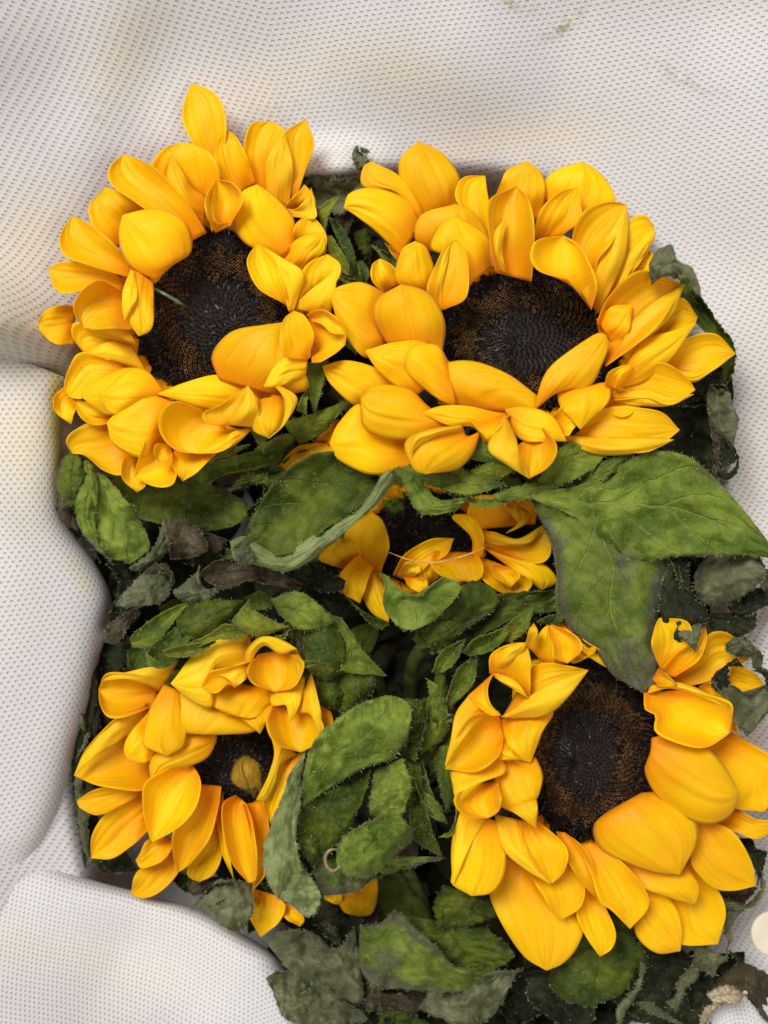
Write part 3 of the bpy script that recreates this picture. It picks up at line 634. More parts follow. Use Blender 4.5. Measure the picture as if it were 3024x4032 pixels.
petals(F4, 'C', '''
4 2 f: 420,1410 375,1450 334,1556 | 550,1345 572,1440 480,1540 400,1578 334,1556
6 2 f: 950,1530 932,1650 990,1776 | 1060,1560 1107,1620 1072,1700 990,1776
8 2 f: 960,1540 940,1590 948,1632 | 1005,1560 995,1610 948,1632
4 2 f: 1100,1600 1110,1670 1188,1721 | 1150,1605 1207,1680 1188,1721
6 3 f: 760,1150 700,1330 638,1410 630,1470 680,1498 | 795,1160 797,1340 750,1455 680,1498
6 3 f: 425,1015 250,1120 150,1260 138,1378 | 430,1220 350,1300 240,1372 138,1378
9 3 f: 430,985 300,1012 170,1032 68,1085 | 425,1020 300,1100 180,1157 85,1125 68,1085
12 2 f: 500,1260 420,1300 362,1388 | 557,1290 510,1370 400,1427 362,1388
10 2 f: 768,1160 800,1350 855,1482 | 800,1050 812,1250 840,1400 855,1482
14 5 f: 690,1005 640,1120 560,1250 552,1350 575,1449 | 786,1015 772,1120 722,1280 640,1400 575,1449
12 5 f: 905,1105 940,1250 955,1400 950,1542 | 1010,1090 1035,1300 1017,1450 950,1542
16 5 f: 870,1062 806,1110 808,1250 850,1400 930,1502 | 915,1100 945,1200 965,1350 965,1480 930,1502
12 6 f: 425,620 260,690 120,830 53,962 | 440,1000 350,1020 180,1007 53,962
+ 20 -2 : 430,610 250,700 110,845 53,962 | 370,755 300,770 170,860 53,962
14 6 f: 480,500 400,470 290,455 210,460 177,530 | 460,600 330,655 230,660 188,610 177,530
+ 21 -3 : 575,395 400,425 240,460 200,485 | 490,532 420,500 320,478 200,485
18 5 f: 620,905 520,940 415,1010 408,1150 440,1300 | 645,905 680,990 655,1120 580,1215 440,1300
22 -4 f: 770,755 620,760 470,850 432,900 440,998 | 768,790 720,865 600,915 525,935 440,998
24 -3 f: 440,640 350,740 306,830 330,892 | 470,860 400,892 330,892
30 -4 f: 510,505 440,640 403,790 430,825 520,862 | 590,540 610,700 600,810 520,862
28 -5 f: 720,590 570,540 553,650 600,738 700,757 | 930,680 965,718 830,752 700,757
34 -4 f: 870,500 750,540 745,600 800,640 872,667 | 1045,520 1048,570 1000,640 940,672 872,667
32 -2 f: 870,655 930,700 987,752 | 1065,560 1052,650 1012,710 987,752
38 -4 p: 940,270 800,275 650,370 538,500 | 950,410 760,440 745,600 680,600 600,550 538,500
42 5 f: 950,390 800,430 730,450 695,520 | 870,512 830,500 760,542 695,520
+ 44 -1 : 950,380 830,420 770,432 730,450 | 940,440 890,500 860,510 850,470

38 6 f: 985,350 935,430 960,500 1060,542 | 1100,330 1197,400 1160,510 1060,542
+ 45 -3 : 908,400 925,330 1000,266 1100,280 1172,325 | 940,440 960,350 1010,305 1090,350 1172,325
+ 42 -2 : 1165,320 1200,390 1190,470 1130,530 | 1120,330 1165,380 1172,460 1130,530
24 3 f: 1100,850 1050,960 1008,1100 1040,1202 | 1200,850 1165,930 1100,1100 1040,1202
30 -2 p: 1042,745 1062,860 1030,960 970,1082 | 1170,850 1095,900 1060,1000 1020,1088 970,1082
30 3 f: 1285,600 1285,700 1290,792 | 1340,640 1348,700 1290,792
34 6 f: 1060,610 1033,700 1075,800 1190,846 | 1190,620 1285,690 1285,790 1190,846
+ 41 -3 : 1240,455 1275,560 1298,690 1285,780 | 1160,640 1235,650 1272,720 1285,780
40 -3 p: 1050,540 1055,605 1120,610 1135,697 | 1203,465 1195,570 1165,650 1135,697
''')
lump = petal(F4, 'C', '905,850 862,900 850,980 890,1040 975,1075 | 985,850 1018,900 1010,990 1000,1040 975,1075', -2, -6, 'f', extra=[('900,850 870,930 900,1000 950,1060 | 930,850 905,930 940,1010 950,1060', 0, -2)], dz=(-3, 3, -3))
lump['label'] = 'dull shrivelled petal lying curled on the disk'
lump.data.materials[0] = MAT['B2']; lump.data.materials[1] = MAT['B2']
F5 = flower('large sunflower at bottom right, petals fanned towards the lower right corner', 'D', 815, 665, 345, 445, 0, 0, spiral=(-.22, -.1), tilt=(0, 0), n=1500)
petals(F5, 'D', '''
8 3 f: 1180,1350 1230,1480 1250,1585 1422,1592 | 1290,1180 1405,1330 1452,1450 1422,1592
10 -2 f: 400,1160 348,1310 400,1480 500,1645 605,1716 | 640,1280 757,1480 745,1600 685,1680 605,1716
12 2 f: 750,1300 755,1450 800,1560 860,1651 | 850,1350 924,1520 915,1610 860,1651
12 3 f: 1350,650 1450,770 1525,870 1500,940 1640,962 | 1480,590 1600,660 1710,740 1730,850 1640,962
12 2 f: 1400,300 1500,263 1600,310 1640,355 | 1400,370 1500,382 1585,387 1640,355
14 3 f: 1210,320 1350,220 1370,140 1420,112 1490,130 1572,235 | 1210,368 1340,345 1470,285 1572,235
14 2 f: 1390,1015 1500,1050 1600,1087 1700,1050 | 1500,945 1600,1000 1700,1010 1700,1050
10 2 f: 1470,470 1480,560 1520,600 | 1500,500 1510,560 1520,600
16 -2 f: 1030,1400 1040,1540 1130,1627 1242,1624 | 1060,1270 1200,1400 1248,1520 1242,1624
18 3 f: 1270,990 1310,1110 1300,1200 1395,1310 1490,1336 1602,1313 | 1330,990 1480,1060 1575,1200 1602,1313
18 3 f: 525,1240 590,1350 640,1440 676,1477 | 700,1145 778,1300 765,1410 676,1477
18 3 f: 1330,370 1400,350 1440,400 1482,470 | 1350,410 1420,430 1482,470
24 3 f: 655,1055 700,1170 770,1290 862,1392 | 690,1060 785,1140 845,1270 862,1392
22 -2 f: 940,1190 1050,1310 1200,1370 1308,1402 | 1240,1200 1322,1310 1325,1370 1308,1402
26 3 f: 760,1120 820,1250 868,1390 920,1430 1003,1519 | 810,1110 955,1200 1065,1330 1082,1420 1003,1519
24 3 f: 1150,300 1220,200 1290,130 1355,60 | 1210,322 1325,235 1368,150 1355,60
28 3 f: 1150,290 1115,180 1120,90 1140,40 | 1155,290 1220,215 1285,150 1270,60 1140,40
28 6 f: 1078,395 1085,470 1135,500 1140,580 1280,640 1380,647 1475,590 | 1210,385 1330,405 1475,450 1485,520 1475,590
+ 32 -2 : 1085,398 1200,375 1350,420 1470,470 | 1100,360 1250,350 1400,415 1470,470
34 2 f: 1110,330 1150,360 1234,366 | 1135,282 1190,320 1234,366
32 -7 f: 1100,690 1077,760 1150,890 1280,982 1400,1008 1490,960 1522,873 | 1105,615 1200,602 1335,648 1455,760 1522,873
30 -7 f: 905,955 845,1020 875,1120 1000,1200 1120,1245 1240,1260 | 1050,875 1200,885 1300,1010 1310,1120 1240,1260
30 -3 f: 200,960 168,1100 165,1250 162,1308 250,1362 | 390,1010 402,1150 392,1260 340,1345 250,1362
+ 33 -1 : 200,965 172,1100 162,1308 | 312,985 245,1120 162,1308
27 4 f: 480,1000 500,1130 560,1230 627,1307 | 560,1005 690,1130 690,1240 627,1307
+ 30 -2 : 365,975 398,1130 500,1230 627,1307 | 475,1000 500,1110 560,1220 627,1307
34 -4 f: 400,705 370,800 362,885 430,945 555,905 | 545,700 580,800 572,870 555,905
33 -5 f: 400,520 390,640 450,700 530,727 | 600,455 625,500 575,600 530,727
37 -2 f: 370,925 450,962 558,1042 | 500,930 552,905 558,1042
38 6 f: 290,830 190,880 185,940 240,985 330,992 | 370,815 380,900 375,960 330,992
+ 42 -3 : 163,765 168,860 185,930 | 375,700 398,780 280,832 185,930
40 -2 f: 375,640 375,705 478,716 | 400,630 445,680 478,716
36 6 f: 380,490 245,520 170,640 123,757 | 400,600 375,690 260,765 123,757
+ 42 -2 : 245,408 180,500 145,640 122,750 | 350,478 265,545 195,640 122,750
34 3 f: 520,310 545,278 640,260 805,288 | 400,505 520,430 620,360 805,288
+ 40 -3 : 390,512 520,425 640,345 805,288 | 440,517 590,500 710,412 805,288
24 3 f: 650,75 740,150 800,215 892,277 | 690,60 790,150 865,200 892,277
26 2 f: 745,195 730,250 825,220 | 810,170 840,190 825,220
36 -2 f: 525,185 565,120 612,72 | 638,302 642,200 612,72
38 5 f: 610,80 640,170 645,225 705,256 | 630,72 745,130 765,200 705,256
38 3 f: 345,310 350,215 430,170 515,165 | 515,415 527,260 515,165
+ 41 -2 : 340,230 400,190 450,165 512,155 | 370,300 440,240 490,200 512,155
40 3 f: 243,400 285,460 340,500 392,503 | 350,305 322,380 340,450 392,503
+ 42 -2 : 345,308 410,355 517,418 | 375,302 460,340 517,418
44 1 p: 508,175 520,110 545,64 | 530,190 562,110 545,64
''')
F6 = {'o': None}
c6 = world(np.array(1420.), np.array(3540.), np.array(-24.))
F6['o'] = thing('sunflower', 'mostly buried sunflower, only two petals showing under the big middle leaf', 'sunflower', tuple(c6), 'sunflowers in the white wrap')
F6['z'] = -24; F6['lz'] = -24
petals(F6, 'K', '''
6 2 f: 640,1500 630,1550 690,1590 720,1595 | 700,1480 740,1520 735,1560 720,1595
8 -3 f: 720,1540 760,1640 850,1673 | 940,1380 968,1520 930,1650 850,1673
4 2 f: 800,1450 760,1530 780,1600 | 860,1440 850,1530 780,1600
''')
tube([world(np.array(1440.), np.array(3420.), np.array(-34.)), world(np.array(1400.), np.array(3300.), np.array(-55.)), world(np.array(1380.), np.array(3200.), np.array(-80.))], [.008, .005, .004], 'stem', M_stem, F6['o'])

# under petals and the ring of bracts on the back of every head
TILES['R'] = (0, 0, 1.0)
for fl, reach, zz in ((F1, 1.36, -3), (F2, 1.36, -3), (F3, 1.22, -5), (F4, 1.36, -5), (F5, 1.30, -3)):
    for layer, (nn, r0, r1, hw, name) in enumerate(((19, 1.0, reach, .18, 'petal'), (15, .9, reach + .02, .19, 'sepal'), (20, .97, 1.19, .15, 'petal'))):
        for i in range(nn):
            a = (i + RNG.uniform(-.25, .25) + .5 * layer) / nn * 2 * math.pi; rt = r1 * RNG.uniform(.93, 1.0)
            def q(rad, da): return '%d,%d' % (fl['cx'] + fl['RX'] * rad * math.cos(a + da), fl['cy'] + fl['RY'] * rad * math.sin(a + da))
            st = ' '.join(q(x_, -d_) for x_, d_ in ((r0, .07), (r0 + .15, hw), (r0 * .35 + rt * .65, hw * .8), (rt, 0)))
            st += ' | ' + ' '.join(q(x_, d_) for x_, d_ in ((r0, .07), (r0 + .15, hw), (r0 * .35 + rt * .65, hw * .8), (rt, 0)))
            if layer != 1: petal(fl, 'R', st, (zz + (3.2 if layer else 0) + RNG.uniform(-1.2, 1.2)) / ZS, 2, 'f')
            else: leaf({'o': fl['o'], 'lz': fl['z']}, 'sepal', 'R', st, (zz - 8 + RNG.uniform(-2, 0)) / ZS, 'S', 3, jag=1, rough=1.5, hair=0, nu=12, nv=7)
# ================================================================== leaves and sepals
leaves(F2, 'leaf', 'F', '''
32 3 G : 140,390 500,330 760,190 950,125 1150,165 1350,330 1500,500 1650,690 1745,805 | 150,425 430,545 610,690 810,812 1100,787 1400,782 1745,805 : broad fresh green leaf with bright fuzz reaching the right edge
''', hair=.9, jag=2, rough=3.0, hl=1.1)
leaves(F2, 'leaf', 'F', '''
27 -4 M : 150,440 270,700 305,900 315,1150 450,1325 560,1410 680,1560 870,1670 | 800,560 1035,820 1005,1000 955,1200 940,1550 870,1670 : hanging green leaf with brown patches and a grey withered tip
''', hair=.45, jag=3, rough=2.2)
leaves(F5, 'leaf', 'F', '''
18 -3 Y : 1270,780 1185,930 1230,1085 1370,1118 | 1560,780 1640,900 1560,1010 1370,1118
+ 16 2 Y : 1500,780 1580,850 1620,1000 1700,1000 | 1600,790 1660,880 1700,930 1700,1000
12 2 D : 1400,1115 1500,1010 1700,1005 | 1430,1155 1520,1165 1700,1080
28 -4 D : 1060,800 980,1000 972,1160 1045,1310 1112,1352 | 1140,810 1180,1040 1265,1140 1245,1250 1112,1352
+ 32 2 Y : 1085,1290 1130,1335 1190,1402 | 1160,1240 1245,1225 1190,1402
+ 26 1 O : 1045,830 1090,960 1130,1060 1160,1120 | 1080,820 1120,960 1160,1040 1160,1120
8 3 D : 1260,1160 1300,1260 1460,1317 | 1590,1150 1570,1260 1460,1317
4 3 D : 1030,800 1150,1000 1290,1200 | 1250,800 1300,1000 1290,1200
''', hair=.35, jag=4, rough=2.2)
leaves(F5, 'leaf', 'M', '''
26 -3 Y : 1400,1075 1500,1180 1590,1280 1588,1445 | 1225,1155 1330,1270 1480,1285 1505,1410
+ 28 -3 Y : 1300,1090 1350,1130 1400,1180 | 1225,1150 1240,1230 1330,1275
27 -3 D : 1330,1305 1120,1440 1063,1550 1120,1660 | 1400,1395 1262,1400 1255,1540 1300,1630
+ 26 3 Y : 1065,1550 1190,1720 1255,1850 1330,2010 1440,2130 | 1290,1590 1450,1672 1640,1590 1720,1750 1600,1960 1440,2130
+ 27 -2 D : 1480,1440 1600,1480 1640,1600 | 1600,1410 1720,1460 1700,1620
''', hair=.5, jag=5, rough=2.6)
leaves(F2, 'leaf', 'J', '''
50 -4 Y : 335,545 318,400 390,270 490,238 520,345 640,410 700,520 725,640 | 420,478 470,470 520,490 570,495 620,520 660,570 690,610 725,640 : grey green leaf tip curled over a petal at the right
+ 22 3 O : 560,480 565,640 680,850 770,930 900,1000 985,1070 | 640,500 760,690 870,850 960,960 1000,1100
+ 12 3 O : 760,960 880,1180 900,1290 930,1345 | 960,960 1005,1090 985,1220 930,1345
24 -4 Y : 788,1340 773,1480 820,1690 900,1755 975,1822 | 945,1385 975,1480 1022,1615 985,1800 975,1822 : rolled grey leaf edge standing by the fabric on the right
+ 27 3 D : 795,1345 860,1395 945,1385 | 830,1333 900,1342 945,1385
+ 20 3 D : 870,1740 860,1900 870,2010 | 960,1830 1012,1930 870,2010
+ 24 -3 D : 930,1790 1000,1900 1000,1980 930,2040 855,2030 | 980,1800 1028,1930 1018,2025 940,2092 855,2070
+ 20 -3 B : 780,1480 795,1700 830,1900 820,2090 | 830,1650 872,1800 868,1950 855,2110
-4 4 D : 420,1480 430,1800 600,2000 800,2090 | 780,1370 810,1600 830,1850 800,2090
-14 4 D : 300,1300 380,1700 600,2100 800,2300 | 900,1000 980,1400 900,1900 800,2300
6 3 D : 830,1180 780,1300 700,1450 480,1500 | 900,1200 900,1350 780,1500 480,1500
''', hair=.4, jag=4, rough=2.0)
leaves(F2, 'leaf', 'E', '''
22 5 O : 700,200 520,132 400,168 290,258 200,400 165,495 | 740,280 600,385 500,450 400,530 290,560 165,495 : large cupped leaf, dark green inside with a pale folded rim
+ 29 -3 P : 748,200 640,365 540,425 430,488 330,548 250,528 175,478 108,500 | 790,240 712,345 640,405 520,512 400,602 320,624 220,595 125,572
+ 30 -2 Y : 180,478 150,500 120,530 150,600 | 230,520 200,560 190,590 150,600
30 -3 G : 770,195 820,260 850,340 900,393 1030,378 | 800,195 880,240 930,300 980,330 1085,320
18 4 G : 720,622 742,690 733,760 790,842 860,860 950,815 | 750,640 800,692 880,722 940,670 1000,645 1050,700 950,815 : small fuzzy leaf curled up in front of the middle flower
4 -5 O : 880,940 870,860 980,720 1100,660 | 960,930 1080,850 1195,760 1180,690 1100,660
-6 3 O : 1000,800 1200,720 1440,700 | 1100,900 1300,800 1450,780 1440,700
''', hair=.6, jag=3, rough=1.8)
leaves(F1, 'leaf', 'H', '''
2 -4 O : 150,450 108,300 155,165 220,130 | 270,440 288,250 262,150 220,130
+ -1 -2 B : 110,300 120,400 130,520 240,590 | 200,430 200,480 230,520 240,590
5 -4 G : 275,175 262,300 220,430 245,560 350,690 | 300,165 355,280 352,400 340,560 430,730 : narrow fuzzy leaf edge standing up against the fabric on the left
-2 -4 G : 330,230 300,500 350,640 430,742 545,785 | 400,260 560,450 645,600 660,700 545,785
+ -1 -2 Y : 225,500 250,580 340,690 450,790 | 280,520 330,640 400,720 450,790
-16 3 O : 400,250 600,500 820,570 1000,595 | 700,200 1000,300 1245,430 1195,545 1000,595
2 -3 Y : 750,520 675,700 540,810 | 795,700 700,770 580,835
+ 0 3 B : 750,518 780,700 790,760 900,755 | 870,518 965,590 1008,700 900,755
10 -4 Y : 700,775 600,860 500,970 458,1037 | 795,850 765,990 640,1035 458,1037
+ 8 3 B : 690,790 740,850 760,900 | 760,780 800,850 800,920
10 3 B : 950,840 1100,757 1300,787 1500,890 1565,935 | 1000,890 1100,930 1250,885 1400,905 1565,935
+ 13 -4 Y : 955,825 860,905 803,955 870,1002 1010,1007 | 958,790 965,890 1040,950 1110,900 1010,1007
4 -4 B : 590,1035 480,1100 395,1190 398,1255 | 610,1080 530,1170 470,1255 398,1255
-8 -4 B : 1000,600 1000,700 880,790 | 1130,640 1060,740 880,790
-10 3 O : 1000,780 1100,700 1250,720 | 1060,800 1150,760 1250,720
-20 3 D : 400,780 480,900 420,1100 | 700,750 800,900 420,1100
-12 3 D : 100,450 200,600 380,780 | 280,450 300,650 380,780
''', hair=.55, jag=3.5, rough=2.2)
leaves(F3, 'leaf', 'E', '''
10 -3 O : 300,262 250,228 165,230 108,292 | 295,300 240,262 180,272 108,292
4 3 O : 290,260 300,330 220,400 190,400 | 250,250 240,330 180,370 190,400
-4 2 D : 300,590 450,600 580,660 | 330,630 450,690 560,700 580,660
-10 3 O : 560,700 640,780 760,840 | 620,760 700,850 760,840
''', hair=.5, jag=3, rough=1.6)
leaves(F5, 'leaf', 'K', '''
34 -5 G : 490,740 560,530 700,395 860,288 1020,233 | 480,960 690,810 900,690 1080,625 1175,460 1183,300 1100,240 1020,233 : big crumpled fuzzy leaf in the middle bottom with a curled grey rim
+ 38 -3 P : 500,605 400,740 345,900 268,1080 228,1250 240,1400 320,1562 | 495,720 475,900 445,1100 455,1250 475,1380 400,1480 320,1562
+ 37 -4 P : 270,1440 320,1545 400,1590 480,1660 525,1682 | 480,1330 560,1450 605,1530 575,1640 525,1682
+ 25 4 O : 480,930 455,1100 480,1250 570,1360 | 930,720 880,900 760,1130 640,1280 570,1360
+ 32 -4 G : 950,720 930,880 930,1000 1080,1070 | 1135,640 1195,800 1160,950 1080,1070
+ 33 -6 G : 705,1300 730,1190 830,1100 1000,1020 1120,1015 | 715,1380 830,1417 960,1390 1060,1290 1200,1150 1120,1015
+ 20 -2 M : 530,1260 560,1400 620,1537 | 1420,1290 1000,1412 830,1510 620,1537
26 -3 O : 1150,250 1180,420 1150,620 | 1290,260 1285,450 1215,660
18 3 O : 1160,620 1180,900 1200,1150 1400,1290 | 1250,660 1280,900 1330,1100 1400,1290
''', hair=.8, jag=3, rough=3.0, hl=1.1)
leaves(F4, 'leaf', 'C', '''
-26 -3 D : 80,455 60,700 38,900 58,1150 110,1432 | 190,400 180,700 150,900 160,1200 110,1432
-22 -5 Y : 60,640 90,780 60,900 | 100,640 130,760 60,900
-24 -5 Y : 45,930 60,1080 75,1250 130,1400 | 110,960 120,1100 130,1250 130,1400
-32 3 D : 160,330 130,700 100,1000 150,1400 | 330,400 260,700 200,1000 150,1400
-28 3 D : 120,1340 200,1450 370,1440 | 160,1300 300,1330 370,1440
-26 3 D : 540,1480 600,1540 650,1560 | 560,1440 700,1490 650,1560
6 -4 Y : 640,1640 700,1560 780,1500 860,1488 940,1502 | 735,1600 775,1700 880,1735 948,1640 940,1502 : small curled grey leaf on the fold of the fabric at bottom left
+ 8 3 D : 690,1580 760,1512 860,1500 | 730,1620 800,1590 880,1525 860,1500
+ 4 2 Y : 850,1650 870,1700 900,1745 | 950,1640 920,1700 900,1745
-30 3 D : 100,250 120,400 200,500 | 340,300 300,420 200,500
-8 3 B : 205,270 240,200 380,110 | 260,280 330,200 380,110
-40 3 D : 1000,1500 1100,1700 1300,1800 | 1300,1500 1400,1650 1300,1800
-24 -2 B : 620,1480 640,1560 720,1560 | 800,1470 760,1500 720,1560
-34 3 D : 20,780 40,900 100,1000 | 120,750 150,880 100,1000
''', hair=.35, jag=4, rough=2.0)
leaves(F5, 'leaf', 'G', '''
-4 -5 M : 690,410 830,388 935,318 1060,430 1200,560 1300,670 1450,702 1760,700 | 690,650 780,800 1000,812 1250,842 1450,812 1760,700 : pale veined green leaf at the bottom edge
-12 -3 Y : 78,512 200,440 380,460 540,560 660,420 | 190,650 330,790 540,900 700,900 690,640 : dull olive leaf over the white fabric at the bottom
-10 -3 Y : 75,750 125,850 185,1000 330,1060 | 150,700 290,735 355,860 330,1060
-8 -4 Y : 380,795 275,940 300,1060 480,1100 | 470,790 560,880 745,1015 480,1100
-2 -3 Y : 1130,870 1160,798 1250,842 1400,800 1560,760 1720,700 | 1080,940 1200,1000 1400,1060 1570,970 1720,700
-18 3 B : 690,640 800,830 1000,860 1140,815 | 690,920 860,985 1040,980 1140,815
-6 -3 O : 815,1060 850,975 960,965 1160,1060 | 850,1090 900,1080 1000,1085 1160,1060
+ -5 2 D : 840,1060 860,1010 900,1010 | 860,1080 890,1060 900,1010
-12 -4 O : 1250,140 1190,220 1178,330 1215,432 | 1590,280 1580,340 1400,412 1215,432
-24 3 D : 180,670 300,720 500,1048 | 350,800 600,900 700,1048 500,1048
-20 3 D : 400,400 500,500 620,600 | 700,350 700,450 620,600
-14 -2 B : 430,390 500,440 560,520 | 470,370 530,420 560,520
-22 3 O : 1000,350 1100,600 1500,720 | 1500,400 1700,600 1500,720
-30 3 D : 1450,760 1560,900 1700,1080 | 1950,680 1980,900 1700,1080
-24 3 D : 560,880 650,960 760,1048 | 700,880 740,960 760,1048
''', hair=.3, jag=4, rough=3.4)
leaves(F5, 'leaf', 'N', '''
-8 3 O : 1020,330 955,440 985,515 1085,548 | 1180,275 1270,385 1232,475 1085,548
-4 -3 Y : 1250,400 1235,470 1170,550 1180,610 | 1265,410 1245,490 1200,560 1180,610
-18 3 D : 880,450 900,540 1050,640 | 1000,430 1100,560 1050,640
-20 3 D : 1100,450 1200,560 1400,640 | 1400,380 1500,500 1400,640
''', hair=.4, jag=4, rough=2.0)
leaves(F5, 'leaf', 'L', '''
4 -4 Y : 660,1230 700,1400 685,1500 850,1610 935,1655 | 790,1225 920,1330 1095,1430 1000,1520 935,1655 : twisted grey green leaf strip below the lowest right petals
+ 3 -4 Y : 700,1480 520,1680 480,1850 405,1975 485,2060 | 775,1560 720,1700 610,1800 545,1950 485,2060
2 3 D : 1150,0 1300,200 1440,400 1460,560 | 1390,0 1450,120 1575,200 1460,560
-2 -4 Y : 1010,690 1200,780 1330,790 1480,660 1500,500 1420,330 | 1040,825 1250,835 1425,785 1530,600 1515,450 1460,260 : curled dry leaf rim behind the petals at lower right
+ -6 2 B : 1010,640 1200,610 1460,590 | 1020,720 1250,790 1460,590
-6 -4 Y : 1030,830 1060,1100 1100,1250 1100,1460 | 1300,870 1220,950 1150,1100 1175,1230 1100,1300 1100,1460
-8 2 D : 1100,1330 1200,1450 1260,1560 | 1130,1330 1320,1500 1260,1560
-14 3 B : 950,1750 1100,1600 1250,1500 1400,1525 1620,1650 | 1200,1760 1350,1900 1480,2060 1640,2250
0 -2 C : 855,1860 960,1790 1150,1768 1300,1880 | 950,1985 1070,1960 1200,1960 1300,1880 : tan bleached leaf fragment in the lower right corner
+ -1 -2 C : 940,1970 820,2010 775,2120 770,2230 | 1080,1960 900,2090 860,2200 770,2230
-22 3 D : 700,1400 600,1700 700,2240 | 1300,1350 1300,1700 1000,2240
-14 3 D : 100,1400 -60,1700 0,2000 300,2120 | 560,1330 720,1500 500,1750 300,2120
-12 -3 Y : 0,1950 150,2065 450,2190 | 200,1940 330,2050 620,2240
''', hair=.3, jag=5, rough=1.8)
leaves(F1, 'sepal', 'I', '''
12 3 W : 370,820 430,880 560,790 655,765 | 500,1160 530,960 590,850 655,765
7 3 S : 525,980 600,1150 700,1350 800,1570 | 600,1000 735,1170 825,1400 800,1570
11 3 W : 505,1180 550,1400 650,1560 765,1625 | 570,1180 680,1350 760,1500 765,1625
6 3 S : 850,1480 870,1600 930,1700 | 900,1470 985,1600 930,1700
''', hair=1.6, jag=2, rough=.8, hl=.9)
leaves(F2, 'sepal', 'I', '''
10 3 S : 1000,1280 1100,1400 1285,1650 | 1070,1320 1260,1420 1285,1650
6 3 W : 640,1640 740,1710 855,1668 | 660,1600 760,1640 855,1668
0 3 S : 700,1500 820,1700 1000,1720 | 900,1450 1010,1600 1000,1720
''', hair=1.6, jag=2, rough=.8, hl=.9)
leaves(F2, 'leaf', 'I', '''
-10 4 Y : 270,600 400,530 600,570 800,560 930,500 | 350,830 550,920 750,900 930,700 930,500
-4 -4 Y : 800,235 795,350 850,460 920,500 | 850,200 890,280 990,375 920,500 : small dark curled leaf tip above the left petals of the right flower
+ -3 2 D : 815,300 830,370 900,400 | 860,270 920,320 900,400
+ -3 1 Y : 880,230 930,250 980,262 | 890,260 930,275 980,262
-14 3 B : 600,930 620,1100 730,1190 | 780,900 790,1050 730,1190
-24 3 D : 650,900 700,1300 900,1700 | 1000,900 1300,1300 1300,1700
-18 -3 O : 800,1150 850,1300 1000,1500 | 950,1100 1000,1300 1000,1500
-12 2 D : 260,570 340,540 450,600 | 270,650 400,680 450,600
''', hair=.5, jag=5, rough=2.4)
leaves(F1, 'sepal', 'A', '''
16 3 G : 1415,1440 1420,1580 1455,1695 | 1525,1430 1495,1560 1455,1695
6 -3 S : 1290,1740 1450,1695 1645,1615 | 1380,1850 1500,1785 1645,1615
2 -3 S : 1150,1875 1280,1810 1410,1785 | 1190,1905 1300,1872 1410,1785
14 2 W : 995,1878 1035,1915 1066,1968 | 1062,1850 1052,1900 1066,1968
16 2 W : 1128,1778 1165,1840 1197,1893 | 1212,1770 1208,1840 1197,1893
0 -3 S : 870,1965 980,1885 1130,1850 | 900,1985 1000,1935 1130,1850
-2 -3 S : 1190,1970 1240,1900 1312,1858 | 1262,1990 1285,1920 1312,1858
18 2 W : 1365,1680 1385,1620 1425,1560 | 1410,1700 1412,1640 1425,1560
4 3 S : 1600,1250 1620,1350 1660,1400 | 1660,1240 1680,1350 1660,1400
''', hair=2.0, jag=2, rough=.8, hl=.9)
leaves(F1, 'sepal', 'A', '''
-2 3 S : 830,2010 900,1960 1100,1900 1300,1850 | 900,2060 1000,2000 1200,1960 1300,1850
-6 3 S : 1050,1950 1200,1980 1350,1900 1500,1850 | 1100,2050 1250,2040 1450,1950 1500,1850
''', hair=1.2, jag=2, rough=1)
petals(F3, 'E', '''
30 3 f: 290,215 340,160 400,108 505,98 | 312,252 400,205 490,155 545,130 505,98
32 3 f: 452,102 510,30 552,0 | 505,105 545,60 552,0
''')
leaves(F2, 'sepal', 'B', '''
28 -3 S : 340,1232 450,1238 600,1285 | 400,1262 480,1305 600,1285
29 3 S : 540,1195 600,1260 735,1295 | 495,1315 600,1335 735,1295
36 3 G : 600,1205 640,1120 662,1150 | 745,1235 700,1170 662,1150
30 -3 W : 590,1250 700,1212 785,1228 | 650,1295 720,1268 785,1228
34 3 S : 845,1285 930,1165 1000,1148 1095,1180 | 860,1305 960,1285 1050,1235 1095,1180
31 -3 S : 1000,1295 1080,1215 1195,1178 | 1010,1315 1100,1265 1195,1178
28 -3 G : 680,1335 800,1298 955,1290 | 700,1355 820,1345 955,1290
33 2 W : 920,1170 960,1150 1010,1160 | 940,1190 980,1185 1010,1160
26 3 S : 480,1300 620,1350 780,1340 | 520,1330 660,1380 780,1340
30 2 W : 1215,1175 1225,1190 1242,1205 | 1245,1170 1242,1190 1242,1205
''', hair=2.2, jag=2, rough=.8, hl=.95)
